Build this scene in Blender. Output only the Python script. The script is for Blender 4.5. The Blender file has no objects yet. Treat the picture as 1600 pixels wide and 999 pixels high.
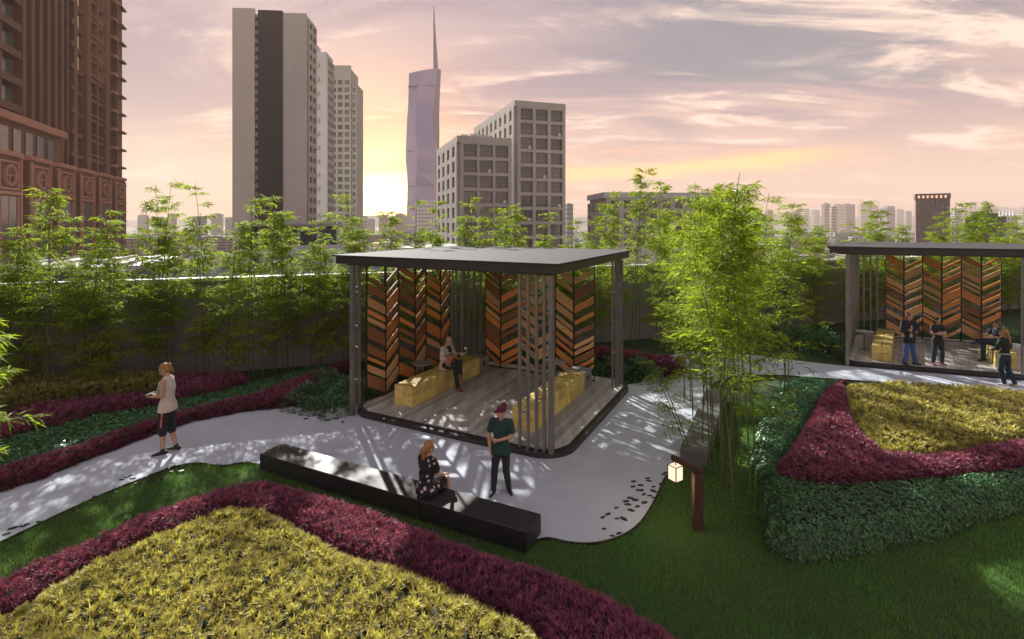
import bpy, bmesh, math, random
import numpy as np
from mathutils import Vector, Matrix, Quaternion
R = math.radians
random.seed(7); RNG = np.random.default_rng(11)
sc = bpy.context.scene
COL = sc.collection

# ------------------------------------------------------------------ camera
FPX, HZ, CAMZ = 807.0, 347.0, 5.0           # focal length in px of a 1600 px frame, horizon row, eye height
cam_d = bpy.data.cameras.new("camera"); cam = bpy.data.objects.new("camera", cam_d); COL.objects.link(cam)
cam.location = (0, 0, CAMZ); cam.rotation_euler = (R(90), 0, 0)
cam_d.sensor_width = 36; cam_d.lens = 36 * FPX / 1600; cam_d.shift_y = -(499.5 - HZ) / 1600
cam_d.clip_start = .1; cam_d.clip_end = 30000
sc.camera = cam
def G(px, py, z=0.0):
    Y = FPX * (CAMZ - z) / (py - HZ)
    return ((px - 800) / FPX * Y, Y)
# ------------------------------------------------------------------ light
SUN_EL, SUN_AZ = 26.5, -25.0                # azimuth from +Y towards +X
sx, sy, sz = math.sin(R(SUN_AZ)) * math.cos(R(SUN_EL)), math.cos(R(SUN_AZ)) * math.cos(R(SUN_EL)), math.sin(R(SUN_EL))
sun_d = bpy.data.lights.new("sun", 'SUN'); sun_d.energy = 5.0; sun_d.angle = R(.6); sun_d.color = (1, .96, .90)
sun = bpy.data.objects.new("sun", sun_d); COL.objects.link(sun)
sun.rotation_euler = Vector((sx, sy, sz)).to_track_quat('Z', 'Y').to_euler(); sun.location = (0, 0, 60)
world = bpy.data.worlds.new("World"); sc.world = world; world.use_nodes = True
sc.view_settings.view_transform = 'Standard'; sc.view_settings.look = 'None'
sc.view_settings.exposure = 1.2; sc.view_settings.gamma = 1
sc.cycles.use_denoising = True
sc.cycles.volume_step_rate = 4.0; sc.cycles.volume_max_steps = 64; sc.cycles.volume_bounces = 0
sc.cycles.max_bounces = 7; sc.cycles.transparent_max_bounces = 6; sc.cycles.diffuse_bounces = 3

class NT:
    def __init__(s, tree): s.t = tree; s.n = tree.nodes; s.l = tree.links
    def new(s, typ, **kw):
        n = s.n.new(typ)
        for k, v in kw.items(): setattr(n, k, v)
        return n
    def put(s, sock, v):
        if isinstance(v, bpy.types.NodeSocket): s.l.new(v, sock)
        elif v is not None:
            if isinstance(v, (tuple, list)) and len(v) == 3 and sock.type == 'RGBA': v = (*v, 1)
            sock.default_value = v
    def math(s, op, a, b=None, c=None, clamp=False):
        n = s.new('ShaderNodeMath', operation=op, use_clamp=clamp)
        for i, v in enumerate((a, b, c)): s.put(n.inputs[i], v)
        return n.outputs[0]
    def mix(s, f, a, b, blend='MIX'):
        n = s.new('ShaderNodeMix', data_type='RGBA', blend_type=blend)
        s.put(n.inputs[0], f); s.put(n.inputs[6], a); s.put(n.inputs[7], b); return n.outputs[2]
    def vmath(s, op, a, b=None):
        n = s.new('ShaderNodeVectorMath', operation=op); s.put(n.inputs[0], a)
        if b is not None: s.put(n.inputs[1], b)
        return n.outputs['Value'] if op in ('DOT_PRODUCT', 'LENGTH') else n.outputs[0]
    def noise(s, vec, scale, detail=4, rough=.55, dist=0):
        n = s.new('ShaderNodeTexNoise'); s.put(n.inputs['Vector'], vec)
        n.inputs['Scale'].default_value = scale; n.inputs['Detail'].default_value = detail
        n.inputs['Roughness'].default_value = rough; n.inputs['Distortion'].default_value = dist
        return n.outputs[0]
    def ramp(s, f, stops):
        n = s.new('ShaderNodeValToRGB'); s.put(n.inputs[0], f); e = n.color_ramp.elements
        while len(e) < len(stops): e.new(.5)
        for el, (p, c) in zip(e, stops):
            el.position = p; el.color = (*c, 1) if len(c) == 3 else c
        return n.outputs[0]
    def rng(s, f, a, b, c=0., d=1.):
        n = s.new('ShaderNodeMapRange', interpolation_type='SMOOTHSTEP'); s.put(n.inputs[0], f)
        for i, v in enumerate((a, b, c, d)): n.inputs[i + 1].default_value = v
        return n.outputs[0]

def build_sky():
    w = NT(world.node_tree)
    for n in list(w.n): w.n.remove(n)
    out = w.new('ShaderNodeOutputWorld')
    ni = w.new('ShaderNodeTexSky', sky_type='NISHITA'); ni.sun_disc = False
    ni.sun_elevation = R(SUN_EL); ni.sun_rotation = R(SUN_AZ)
    bg0 = w.new('ShaderNodeBackground'); w.l.new(ni.outputs[0], bg0.inputs[0]); bg0.inputs[1].default_value = .05
    d = w.vmath('NORMALIZE', w.new('ShaderNodeTexCoord').outputs['Generated'])
    sp = w.new('ShaderNodeSeparateXYZ'); w.l.new(d, sp.inputs[0]); X, Y, Z = sp.outputs
    zc = w.math('MAXIMUM', Z, 0.0)
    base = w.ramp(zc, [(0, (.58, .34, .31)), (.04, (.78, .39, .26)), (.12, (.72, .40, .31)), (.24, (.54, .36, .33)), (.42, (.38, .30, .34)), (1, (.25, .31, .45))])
    side = w.rng(X, -.75, -.05, 1, 0); low = w.rng(Z, .0, .36, 1, .0)
    base = w.mix(w.math('MULTIPLY', w.math('MULTIPLY', side, low), .85), base, (.92, .70, .47))
    # veils of cloud on a flat layer, so that they shrink towards the horizon
    h = w.math('ADD', zc, .14); cv = w.new('ShaderNodeCombineXYZ')
    w.l.new(w.math('DIVIDE', X, h), cv.inputs[0]); w.l.new(w.math('DIVIDE', Y, h), cv.inputs[1]); cv.inputs[2].default_value = 1.7
    st = w.new('ShaderNodeMapping'); w.l.new(cv.outputs[0], st.inputs[0]); st.inputs['Scale'].default_value = (.62, 1.5, 1); st.inputs['Rotation'].default_value = (0, 0, R(-26))
    n1 = w.noise(st.outputs[0], .85, 10, .62, .9); n2 = w.noise(st.outputs[0], 2.3, 9, .66, .5); n3 = w.noise(st.outputs[0], .5, 8, .62, .6)
    dark = w.math('MULTIPLY', w.rng(n1, .42, .56), w.rng(Z, .06, .22))
    base = w.mix(w.math('MULTIPLY', dark, .75), base, (.23, .17, .24))
    grey = w.math('MULTIPLY', w.math('MULTIPLY', w.rng(n3, .43, .54), w.rng(X, -.1, .4)), w.rng(Z, .10, .24))
    base = w.mix(w.math('MULTIPLY', grey, .9), base, (.17, .18, .225))
    lit = w.math('MULTIPLY', w.rng(n2, .46, .62), w.math('MULTIPLY', w.rng(n1, .58, .46), w.rng(n3, .60, .48)))
    base = w.mix(w.math('MULTIPLY', lit, .85), base, (1.1, .80, .62))
    # glow round the low sun
    az0, el0 = math.atan2(597 - 800, FPX), R(2.4)
    sd = (math.sin(az0) * math.cos(el0), math.cos(az0) * math.cos(el0), math.sin(el0))
    dp = w.math('MAXIMUM', w.vmath('DOT_PRODUCT', d, sd), 0)
    g1 = w.math('POWER', dp, 16); g2 = w.math('POWER', dp, 80); g3 = w.math('POWER', dp, 750)
    glow = w.mix(1, w.mix(1, w.mix(g1, (0, 0, 0), (.12, .03, .0)), w.mix(g2, (0, 0, 0), (1.7, .72, .02)), 'ADD'), w.mix(g3, (0, 0, 0), (6, 4.6, 2.1)), 'ADD')
    az = w.math('ARCTAN2', X, Y); wob = w.math('MULTIPLY', w.math('SUBTRACT', n2, .5), .05)
    col = w.mix(1, base, glow, 'ADD')
    for (sl, z0, th, a0, a1, a2, a3, f, c) in ((.045, .083, .026, -.1, .12, .42, .66, 1., (1.7, .72, .12)), (.02, .125, .013, .0, .1, .25, .5, .5, (1.0, .45, .25)), (.0, .10, .02, -.5, -.3, -.12, .05, .6, (1.3, .80, .20))):
        line = w.math('ADD', w.math('MULTIPLY', az, sl), z0); off = w.math('ABSOLUTE', w.math('SUBTRACT', w.math('ADD', Z, wob), line))
        stk = w.math('MULTIPLY', w.rng(off, .0, th, 1, 0), w.math('MULTIPLY', w.rng(az, a0, a1), w.rng(az, a2, a3, 1, 0)))
        col = w.mix(w.math('MULTIPLY', stk, f), col, c)
    col = w.mix(w.rng(Z, -.02, .0, 1, 0), col, (.26, .22, .23))
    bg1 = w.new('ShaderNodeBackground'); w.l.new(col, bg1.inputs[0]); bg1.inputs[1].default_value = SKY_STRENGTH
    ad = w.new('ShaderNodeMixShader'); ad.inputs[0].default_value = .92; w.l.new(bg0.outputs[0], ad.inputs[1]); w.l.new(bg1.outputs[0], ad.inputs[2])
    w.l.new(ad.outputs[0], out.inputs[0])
SKY_STRENGTH = .56
build_sky()

# ------------------------------------------------------------------ materials
MATS = {}
def mat(name, col, rough=.7, metal=0, var=0, vscale=8, bump=0, bscale=40, rnd=0, trans=0, stretch=None, emit=0, spec=None, attr=0, col2=None, coat=0, alpha=None, rndcol=None):
    """col base colour; var = noise towards col2 (or darker); rnd = per object value change; attr = per leaf change"""
    if name in MATS: return MATS[name]
    m = bpy.data.materials.new(name); m.use_nodes = True; MATS[name] = m
    w = NT(m.node_tree); b = w.n['Principled BSDF']; out = w.n['Material Output']
    c = w.mix(0, col, col)
    tc = w.new('ShaderNodeTexCoord').outputs['Object']
    if stretch:
        mp = w.new('ShaderNodeMapping'); w.l.new(tc, mp.inputs[0]); mp.inputs['Scale'].default_value = stretch; tc = mp.outputs[0]
    if var:
        n = w.noise(tc, vscale, 5, .6)
        d = col2 if col2 else tuple(x * .45 for x in col)
        c = w.mix(w.math('MULTIPLY', w.rng(n, .35, .68), var), c, d)
    if rnd:
        oi = w.new('ShaderNodeObjectInfo').outputs['Random']
        if rndcol: c = w.mix(w.math('MULTIPLY', oi, rnd), c, rndcol)
        else:
            hs = w.new('ShaderNodeHueSaturation'); w.l.new(c, hs.inputs['Color'])
            w.l.new(w.math('ADD', w.math('MULTIPLY', oi, rnd), 1 - rnd / 2), hs.inputs['Value']); c = hs.outputs[0]
    if attr:
        at = w.new('ShaderNodeAttribute', attribute_name='rnd')
        hs = w.new('ShaderNodeHueSaturation'); w.l.new(c, hs.inputs['Color'])
        w.l.new(w.math('ADD', w.math('MULTIPLY', at.outputs['Fac'], attr), 1 - attr / 2), hs.inputs['Value'])
        w.l.new(w.math('ADD', w.math('MULTIPLY', at.outputs['Fac'], .03), .485), hs.inputs['Hue']); c = hs.outputs[0]
    w.l.new(c, b.inputs['Base Color'])
    b.inputs['Roughness'].default_value = rough; b.inputs['Metallic'].default_value = metal
    if spec is not None: b.inputs['Specular IOR Level'].default_value = spec
    if coat: b.inputs['Coat Weight'].default_value = coat
    if bump:
        bn = w.new('ShaderNodeBump'); bn.inputs['Strength'].default_value = bump; bn.inputs['Distance'].default_value = .02
        w.l.new(w.noise(tc, bscale, 5, .6), bn.inputs['Height']); w.l.new(bn.outputs[0], b.inputs['Normal'])
    if emit:
        w.l.new(c, b.inputs['Emission Color']); b.inputs['Emission Strength'].default_value = emit
    if trans:
        tr = w.new('ShaderNodeBsdfTranslucent')
        tcx = w.mix(1, c, (1.5, 1.5, .7), 'MULTIPLY'); w.l.new(tcx, tr.inputs[0])
        mx = w.new('ShaderNodeMixShader'); mx.inputs[0].default_value = trans
        w.l.new(b.outputs[0], mx.inputs[1]); w.l.new(tr.outputs[0], mx.inputs[2]); w.l.new(mx.outputs[0], out.inputs[0])
    return m

# ------------------------------------------------------------------ object helpers
def link(o, parent=None):
    COL.objects.link(o)
    if parent is not None: o.parent = parent
    return o
def tag(o, label=None, cat=None, group=None, kind=None):
    if label: o['label'] = label
    if cat: o['category'] = cat
    if group: o['group'] = group
    if kind: o['kind'] = kind
    return o
def empty(name, loc=(0, 0, 0), rz=0, label=None, cat=None, group=None):
    o = bpy.data.objects.new(name, None); link(o); o.location = loc; o.rotation_euler = (0, 0, rz); o.empty_display_size = .2
    return tag(o, label, cat, group)
class MB:
    def __init__(s): s.v = []; s.f = []; s.mi = []; s.smooth = False
    def poly(s, pts, faces, mi=0):
        b = len(s.v); s.v += [tuple(p) for p in pts]; s.f += [tuple(i + b for i in f) for f in faces]; s.mi += [mi] * len(faces); return s
    def box(s, x0, x1, y0, y1, z0, z1, M=None, mi=0, bev=0):
        if bev:
            bm = bmesh.new(); bmesh.ops.create_cube(bm, size=1)
            for v in bm.verts: v.co = Vector(((x0 + x1) / 2 + v.co.x * (x1 - x0), (y0 + y1) / 2 + v.co.y * (y1 - y0), (z0 + z1) / 2 + v.co.z * (z1 - z0)))
            bmesh.ops.bevel(bm, geom=bm.edges[:], offset=bev, segments=1, affect='EDGES')
            p = [v.co.copy() for v in bm.verts]; f = [[v.index for v in q.verts] for q in bm.faces]; bm.free()
        else:
            p = [Vector(q) for q in ((x0, y0, z0), (x1, y0, z0), (x1, y1, z0), (x0, y1, z0), (x0, y0, z1), (x1, y0, z1), (x1, y1, z1), (x0, y1, z1))]
            f = [(3, 2, 1, 0), (4, 5, 6, 7), (0, 1, 5, 4), (1, 2, 6, 5), (2, 3, 7, 6), (3, 0, 4, 7)]
        if M is not None: p = [M @ q for q in p]
        return s.poly(p, f, mi)
    def prism(s, pts, z0, z1, mi=0):
        n = len(pts); p = [(x, y, z0) for x, y in pts] + [(x, y, z1) for x, y in pts]
        f = [tuple(range(n - 1, -1, -1)), tuple(range(n, 2 * n))] + [(i, (i + 1) % n, n + (i + 1) % n, n + i) for i in range(n)]
        return s.poly(p, f, mi)
    def tube(s, pts, r, n=8, side=None, caps=True, mi=0, round_=True):
        """closed tube through pts; r: number or list of numbers / (side, depth) pairs"""
        P = [Vector(p) for p in pts]; k = len(P)
        rr = list(r) if isinstance(r, (list, tuple)) and len(r) == k and not (k == 2 and isinstance(r, tuple)) else [r] * k
        rr = [(q, q) if isinstance(q, (int, float)) else q for q in rr]
        if round_ and caps:      # rounded ends
            for end in (0, 1):
                a, b = (P[0], P[1]) if end == 0 else (P[-1], P[-2]); q = rr[0] if end == 0 else rr[-1]; m = min(q)
                d = (a - b).normalized(); ex = [(a + d * m * .5, (q[0] * .86, q[1] * .86)), (a + d * m * .87, (q[0] * .48, q[1] * .48)), (a + d * m * .99, (q[0] * .12, q[1] * .12))]
                if end == 0: P = [e[0] for e in reversed(ex)] + P; rr = [e[1] for e in reversed(ex)] + rr
                else: P += [e[0] for e in ex]; rr += [e[1] for e in ex]
        k = len(P); b0 = len(s.v); u = None
        for i in range(k):
            d = (P[min(i + 1, k - 1)] - P[max(i - 1, 0)]).normalized()
            if u is None:
                u = Vector(side) if side is not None else (Vector((0, 0, 1)) if abs(d.z) < .9 else Vector((1, 0, 0)))
            elif side is not None: u = Vector(side)
            u = (u - d * u.dot(d)).normalized(); w = d.cross(u)
            for j in range(n):
                a = 2 * math.pi * j / n; s.v.append(tuple(P[i] + u * math.cos(a) * rr[i][0] + w * math.sin(a) * rr[i][1]))
        for i in range(k - 1):
            for j in range(n):
                s.f.append((b0 + i * n + j, b0 + i * n + (j + 1) % n, b0 + (i + 1) * n + (j + 1) % n, b0 + (i + 1) * n + j)); s.mi.append(mi)
        if caps:
            s.f.append(tuple(b0 + j for j in range(n - 1, -1, -1))); s.f.append(tuple(b0 + (k - 1) * n + j for j in range(n))); s.mi += [mi, mi]
        return s
    def ball(s, c, r, n=10, m=7, R3=None, mi=0):
        r = (r, r, r) if isinstance(r, (int, float)) else r; c = Vector(c); pts = []; b0 = 0
        pts.append((0, 0, -1))
        for i in range(1, m):
            t = math.pi * i / m
            for j in range(n):
                a = 2 * math.pi * j / n; pts.append((math.sin(t) * math.cos(a), math.sin(t) * math.sin(a), -math.cos(t)))
        pts.append((0, 0, 1)); q = []
        for p in pts:
            v = Vector((p[0] * r[0], p[1] * r[1], p[2] * r[2]))
            if R3 is not None: v = R3 @ v
            q.append(c + v)
        f = [(0, 1 + (j + 1) % n, 1 + j) for j in range(n)]
        for i in range(m - 2):
            for j in range(n): f.append((1 + i * n + j, 1 + i * n + (j + 1) % n, 1 + (i + 1) * n + (j + 1) % n, 1 + (i + 1) * n + j))
        L = len(pts) - 1; o = 1 + (m - 2) * n
        f += [(o + j, o + (j + 1) % n, L) for j in range(n)]
        return s.poly(q, f, mi)
    def mesh(s, name, mats, smooth=False):
        me = bpy.data.meshes.new(name); me.from_pydata(s.v, [], s.f)
        for m in (mats if isinstance(mats, (list, tuple)) else [mats]): me.materials.append(m)
        if any(s.mi): me.polygons.foreach_set('material_index', s.mi)
        if smooth: me.polygons.foreach_set('use_smooth', [True] * len(me.polygons))
        me.update(); return me
    def build(s, name, mats, parent=None, smooth=False, loc=None):
        o = bpy.data.objects.new(name, s.mesh(name, mats, smooth)); link(o, parent)
        if loc is not None: o.location = loc
        return o
def inst(name, me, parent=None, loc=(0, 0, 0), rot=(0, 0, 0), scale=(1, 1, 1), M=None):
    o = bpy.data.objects.new(name, me); link(o, parent)
    if M is not None: o.matrix_local = M
    else: o.location = loc; o.rotation_euler = rot; o.scale = scale
    return o
def copy_tree(o, parent=None):
    c = o.copy(); COL.objects.link(c); c.parent = parent
    for ch in o.children: copy_tree(ch, c)
    return c

def np_mesh(name, V, F, m, rnd=None, smooth=False):
    me = bpy.data.meshes.new(name); n, k = F.shape
    me.vertices.add(len(V)); me.vertices.foreach_set('co', V.astype(np.float32).ravel())
    me.loops.add(n * k); me.loops.foreach_set('vertex_index', F.astype(np.int32).ravel())
    me.polygons.add(n); me.polygons.foreach_set('loop_start', np.arange(0, n * k, k, dtype=np.int32)); me.polygons.foreach_set('loop_total', np.full(n, k, dtype=np.int32))
    if rnd is not None:
        a = me.attributes.new('rnd', 'FLOAT', 'POINT'); a.data.foreach_set('value', rnd.astype(np.float32))
    me.materials.append(m); me.update(calc_edges=True); me.validate()
    if smooth: me.polygons.foreach_set('use_smooth', [True] * n)
    return me
def unit(a): return a / np.maximum(np.linalg.norm(a, axis=1, keepdims=True), 1e-9)
def leaf_arrays(P, D, L, W, rnd, fold=.25, droop=.25, up=None):
    """N leaves: base P, direction D, length L, width W -> verts (4N) faces (N quads, bent)"""
    N = len(P); D = unit(D)
    ref = np.tile([0, 0, 1.], (N, 1)) if up is None else up
    S = unit(np.cross(D, ref) + 1e-4); Nn = np.cross(S, D)
    L = np.broadcast_to(L, N)[:, None]; W = np.broadcast_to(W, N)[:, None]
    mid = P + D * L * .45 + Nn * L * .04
    tip = P + D * L - Nn * L * droop
    V = np.stack([P, mid + S * W / 2, tip, mid - S * W / 2], 1).reshape(-1, 3)
    F = np.arange(4 * N).reshape(N, 4)
    return V, F, np.repeat(rnd, 4)
def pip(pts, poly):
    x, y = pts[:, 0], pts[:, 1]; c = np.zeros(len(pts), bool); n = len(poly)
    for i in range(n):
        x1, y1 = poly[i]; x2, y2 = poly[(i + 1) % n]
        t = ((y1 > y) != (y2 > y)); t &= x < (x2 - x1) * (y - y1) / ((y2 - y1) if y2 != y1 else 1e-9) + x1; c ^= t
    return c
def pdist(pts, poly):
    d = np.full(len(pts), 1e9); n = len(poly)
    for i in range(n):
        a = np.array(poly[i]); b = np.array(poly[(i + 1) % n]); e = b - a
        t = np.clip(((pts - a) @ e) / max(e @ e, 1e-9), 0, 1); q = a + t[:, None] * e
        d = np.minimum(d, np.hypot(*(pts - q).T))
    return d
def vnoise(x, y, s, seed=0):
    x = x * s + seed * 17.3; y = y * s + seed * 5.1; xi = np.floor(x).astype(int); yi = np.floor(y).astype(int); fx = x - xi; fy = y - yi
    def h(a, b): return np.modf(np.abs(np.sin(a * 127.1 + b * 311.7 + seed) * 43758.5453))[0]
    fx = fx * fx * (3 - 2 * fx); fy = fy * fy * (3 - 2 * fy)
    return (h(xi, yi) * (1 - fx) + h(xi + 1, yi) * fx) * (1 - fy) + (h(xi, yi + 1) * (1 - fx) + h(xi + 1, yi + 1) * fx) * fy

def smooth_line(pts, n=6, closed=False):
    """Catmull-Rom"""
    P = [Vector((*p, 0)) for p in pts]; k = len(P); out = []
    for i in range(k if closed else k - 1):
        g = lambda j: P[j % k] if closed else P[min(max(j, 0), k - 1)]
        a, b, c, d = g(i - 1), g(i), g(i + 1), g(i + 2)
        for j in range(n):
            t = j / n; q = .5 * ((2 * b) + (c - a) * t + (2 * a - 5 * b + 4 * c - d) * t * t + (3 * b - a - 3 * c + d) * t ** 3); out.append((q.x, q.y))
    if not closed: out.append((P[-1].x, P[-1].y))
    return out

# palette
M_roof = mat('dark painted metal', (.052, .047, .047), .42, .3, .3, 3, .05, 60)
M_rooftop = mat('roof sheet metal', (.034, .032, .035), .85, .0, .35, 1.2, .04, 40)
M_steel = mat('grey steel post', (.24, .23, .235), .35, .5, .35, 6)
M_darksteel = mat('dark bronze frame', (.035, .025, .022), .5, .4)
M_kerb = mat('dark plinth', (.035, .03, .032), .45, 0, .4, 5)
M_plank = mat('weathered deck plank', (.52, .50, .49), .6, 0, .55, 5, .12, 30, rnd=.55, stretch=(1, .08, 1))
SLATM = [mat('orange stained wood slat', (.72, .28, .065), .5, 0, .45, 6, .06, 30, rnd=.4, stretch=(.3, 1, 3)), mat('light tan wood slat', (.74, .43, .19), .5, 0, .45, 6, .06, 30, rnd=.4, stretch=(.3, 1, 3)), mat('dark brown wood slat', (.30, .12, .045), .5, 0, .45, 6, .06, 30, rnd=.4, stretch=(.3, 1, 3))]
M_block = mat('yellow timber block', (.72, .57, .18), .65, 0, .5, 7, .2, 25, rnd=.35, stretch=(1, .25, 1))
M_greybox = mat('grey painted box', (.25, .25, .26), .6, 0, .3, 4)
M_conc = mat('pale concrete paving', (.53, .58, .67), .8, 0, .4, 1.1, .3, 120, col2=(.41, .44, .51))
M_blackstone = mat('black granite', (.022, .022, .024), .55, 0, .4, 14, .03, 120)
M_greystone = mat('grey stone bench', (.13, .135, .14), .5, 0, .4, 8, .05, 80)
M_soil = mat('soil', (.035, .028, .02), .95, 0, .4, 8, .4, 40)
M_lawn = mat('lawn soil', (.035, .075, .020), .95, 0, .5, 3, .4, 60)
M_grass = mat('grass blade', (.12, .29, .055), .6, attr=.8, trans=.4, var=.8, vscale=.9, col2=(.17, .26, .06))
M_wall = mat('grey rendered wall', (.22, .22, .23), .85, 0, .35, .8, .08, 30)
M_cap = mat('pale wall cap', (.55, .54, .52), .6)
M_culm = mat('bamboo culm', (.10, .12, .045), .5, 0, .4, 12)
M_bam = mat('bamboo leaf', (.26, .33, .035), .7, spec=.15, attr=.8, trans=.55, var=.4, vscale=1.2, col2=(.12, .22, .03))
M_gold = mat('golden shrub leaf', (.47, .42, .13), .6, attr=1.1, trans=.3, var=.45, vscale=2, col2=(.31, .31, .09))
M_under = mat('dark green undergrowth', (.022, .035, .016), .9, 0, .5, 12, .5, 30)  # leafy core of the beds, dark green in its own colour
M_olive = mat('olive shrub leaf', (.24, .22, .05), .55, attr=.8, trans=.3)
M_mag = mat('magenta shrub leaf', (.29, .075, .16), .6, attr=1.0, trans=.3, var=.4, vscale=2, col2=(.20, .04, .10))
M_green = mat('green hedge leaf', (.075, .21, .085), .38, attr=.9, trans=.2)
M_green2 = mat('dark hedge leaf', (.085, .20, .08), .45, attr=1.2, trans=.2, var=.6, vscale=1.6, col2=(.05, .12, .05))
M_wood = mat('brown lamp wood', (.075, .036, .024), .6, 0, .5, 8, .1, 30, stretch=(3, 3, .3))
M_paper = mat('lit lantern paper', (1, .82, .58), .6, emit=.42)

# ------------------------------------------------------------------ ground, terrace, paths
WD = Vector((.9505, .311)); WP = Vector((-15.2, 15.3))           # boundary wall line
def wallpt(s, off=0): return (WP.x + WD.x * s - WD.y * off, WP.y + WD.y * s + WD.x * off)
GZ = -26.0
me = MB().poly([(-4900, -1900, GZ), (4900, -1900, GZ), (4900, 3700, GZ), (-4900, 3700, GZ)], [(0, 1, 2, 3)])
tag(me.build('city_ground', mat('city ground', (.14, .15, .12), .9, 0, .6, .01, col2=(.07, .10, .05))), 'hazy city ground far below the roof garden', kind='structure')
terr = [wallpt(-30, .35), (-44, -10), (46, -10), wallpt(62, .35)]
tag(MB().prism(terr, GZ, -.03).build('roof_terrace', M_conc), 'roof terrace carrying the garden', kind='structure')
lawn_poly = [wallpt(-29.8, -.001), (-43.6, -9.8), (45.6, -9.8), wallpt(61.8, -.001)]
tag(MB().poly([(x, y, 0) for x, y in lawn_poly], [(0, 1, 2, 3)]).build('ground', M_lawn), 'soil and lawn ground of the roof garden', kind='structure')

# pavilion bases
ORG1, A1, B1 = Vector((1.035, 10.6)), Vector((-.887, .4617)), Vector((.4617, .887))
ORG2, A2, B2 = Vector((17.05, 15.9)), Vector((-.939, .344)), Vector((.61, .79))
def loc2(O, A, B, a, b): q = O + A * a + B * b; return (q.x, q.y)
P1 = lambda a, b: loc2(ORG1, A1, B1, a, b)
P2 = lambda a, b: loc2(ORG2, A2, B2, a, b)

path_near = [(-9.2, 5.6), (-8.35, 7.1), G(0, 850), G(100, 802), G(200, 758), G(290, 727), (-5.9, 10.55), (-4.85, 10.5), (.25, 8.0)]
loop = [(.55, 8.13), G(890, 850), G(930, 851), G(970, 840), G(1000, 819), G(1022, 785), G(1040, 747), G(1061, 724)]
path_far = [P1(7, -.3), G(470, 639), G(440, 636), G(380, 640), G(300, 656), G(215, 686), G(120, 724), G(0, 766), (-10.4, 8.3), (-11.2, 6.6)]
bd = Vector((.4617, .887))
bench_end = (3.45 + bd.x * 4.4, 10.62 + bd.y * 4.4)
right_near = [bench_end, (6.2, 15.9), (7.4, 16.7), (8.7, 16.75), G(1280, 592), (15.0, 15.0), (24, 12.3)]
right_far = [(24, 13.4), P2(0, -.12), P2(5.9, -.1), (10.4, 18.4), (9.0, 19.3), (7.4, 19.8), (6.0, 19.3), (5.1, 18.2), P1(-.15, 6.2)]
pp = smooth_line(path_near, 5) + smooth_line([(.25, 8.0)] + loop, 6)[1:] + smooth_line(right_near, 5) + [right_far[0], right_far[1], right_far[2]] + smooth_line(right_far[2:], 4)[1:] + [P1(2, 3), P1(5, 3)] + smooth_line(path_far, 5)
path_poly = pp
def fill_sheet(pts, z):
    bm = bmesh.new(); vs = [bm.verts.new((x, y, z)) for x, y in pts]
    es = [bm.edges.new((vs[i], vs[(i + 1) % len(vs)])) for i in range(len(vs))]
    bmesh.ops.triangle_fill(bm, use_beauty=True, edges=es, normal=(0, 0, 1)); 
    for f in bm.faces:
        if f.normal.z < 0: f.normal_flip()
    return bm
bm = fill_sheet(pp, .030)
bd_e = [e for e in bm.edges if len(e.link_faces) == 1]
ex = bmesh.ops.extrude_edge_only(bm, edges=bd_e)
for g in ex['geom']:
    if isinstance(g, bmesh.types.BMVert): g.co.z = -.02
bmesh.ops.recalc_face_normals(bm, faces=bm.faces)
me = bpy.data.meshes.new('path'); bm.to_mesh(me); bm.free(); me.materials.append(M_conc)
tag(link(bpy.data.objects.new('path', me)), 'pale concrete garden path curving round the pavilion', kind='structure')
def edging(pts, name, w=.02, z=.036):
    m = MB(); P = [Vector(p) for p in pts]; L = []
    for i, p in enumerate(P):
        d = (P[min(i + 1, len(P) - 1)] - P[max(i - 1, 0)]).normalized(); nrm = Vector((-d.y, d.x)); L.append((p + nrm * w / 2, p - nrm * w / 2))
    for i in range(len(L) - 1):
        a, b = L[i]; c, d = L[i + 1]
        m.poly([(a.x, a.y, z), (b.x, b.y, z), (d.x, d.y, z), (c.x, c.y, z), (a.x, a.y, -.02), (b.x, b.y, -.02), (d.x, d.y, -.02), (c.x, c.y, -.02)], [(0, 1, 2, 3), (0, 3, 7, 4), (2, 1, 5, 6)])
    tag(m.build(name, M_darksteel), 'thin dark edging strip along the path', kind='structure')
edging(smooth_line(path_near, 5)[:-6], 'path_edging')
edging(smooth_line([(.25, 8.0)] + loop, 6), 'path_edging')
edging(smooth_line(path_far, 5)[6:], 'path_edging')
edging(smooth_line(right_near, 5)[2:], 'path_edging')

# boundary wall with cap
wl = empty('boundary_wall', (WP.x, WP.y, 0), math.atan2(WD.y, WD.x), 'long grey garden wall with a pale cap behind the row of bamboo', 'wall')
m = MB(); m.box(-30, 62, 0, .28, 0, 3.05); m.build('wall', M_wall, wl)
for k in range(-30, 62, 4): 
    MB().box(k + .01, k + 3.99, -.05, .33, 3.05, 3.16).build('coping_slab', M_cap, wl)

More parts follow.
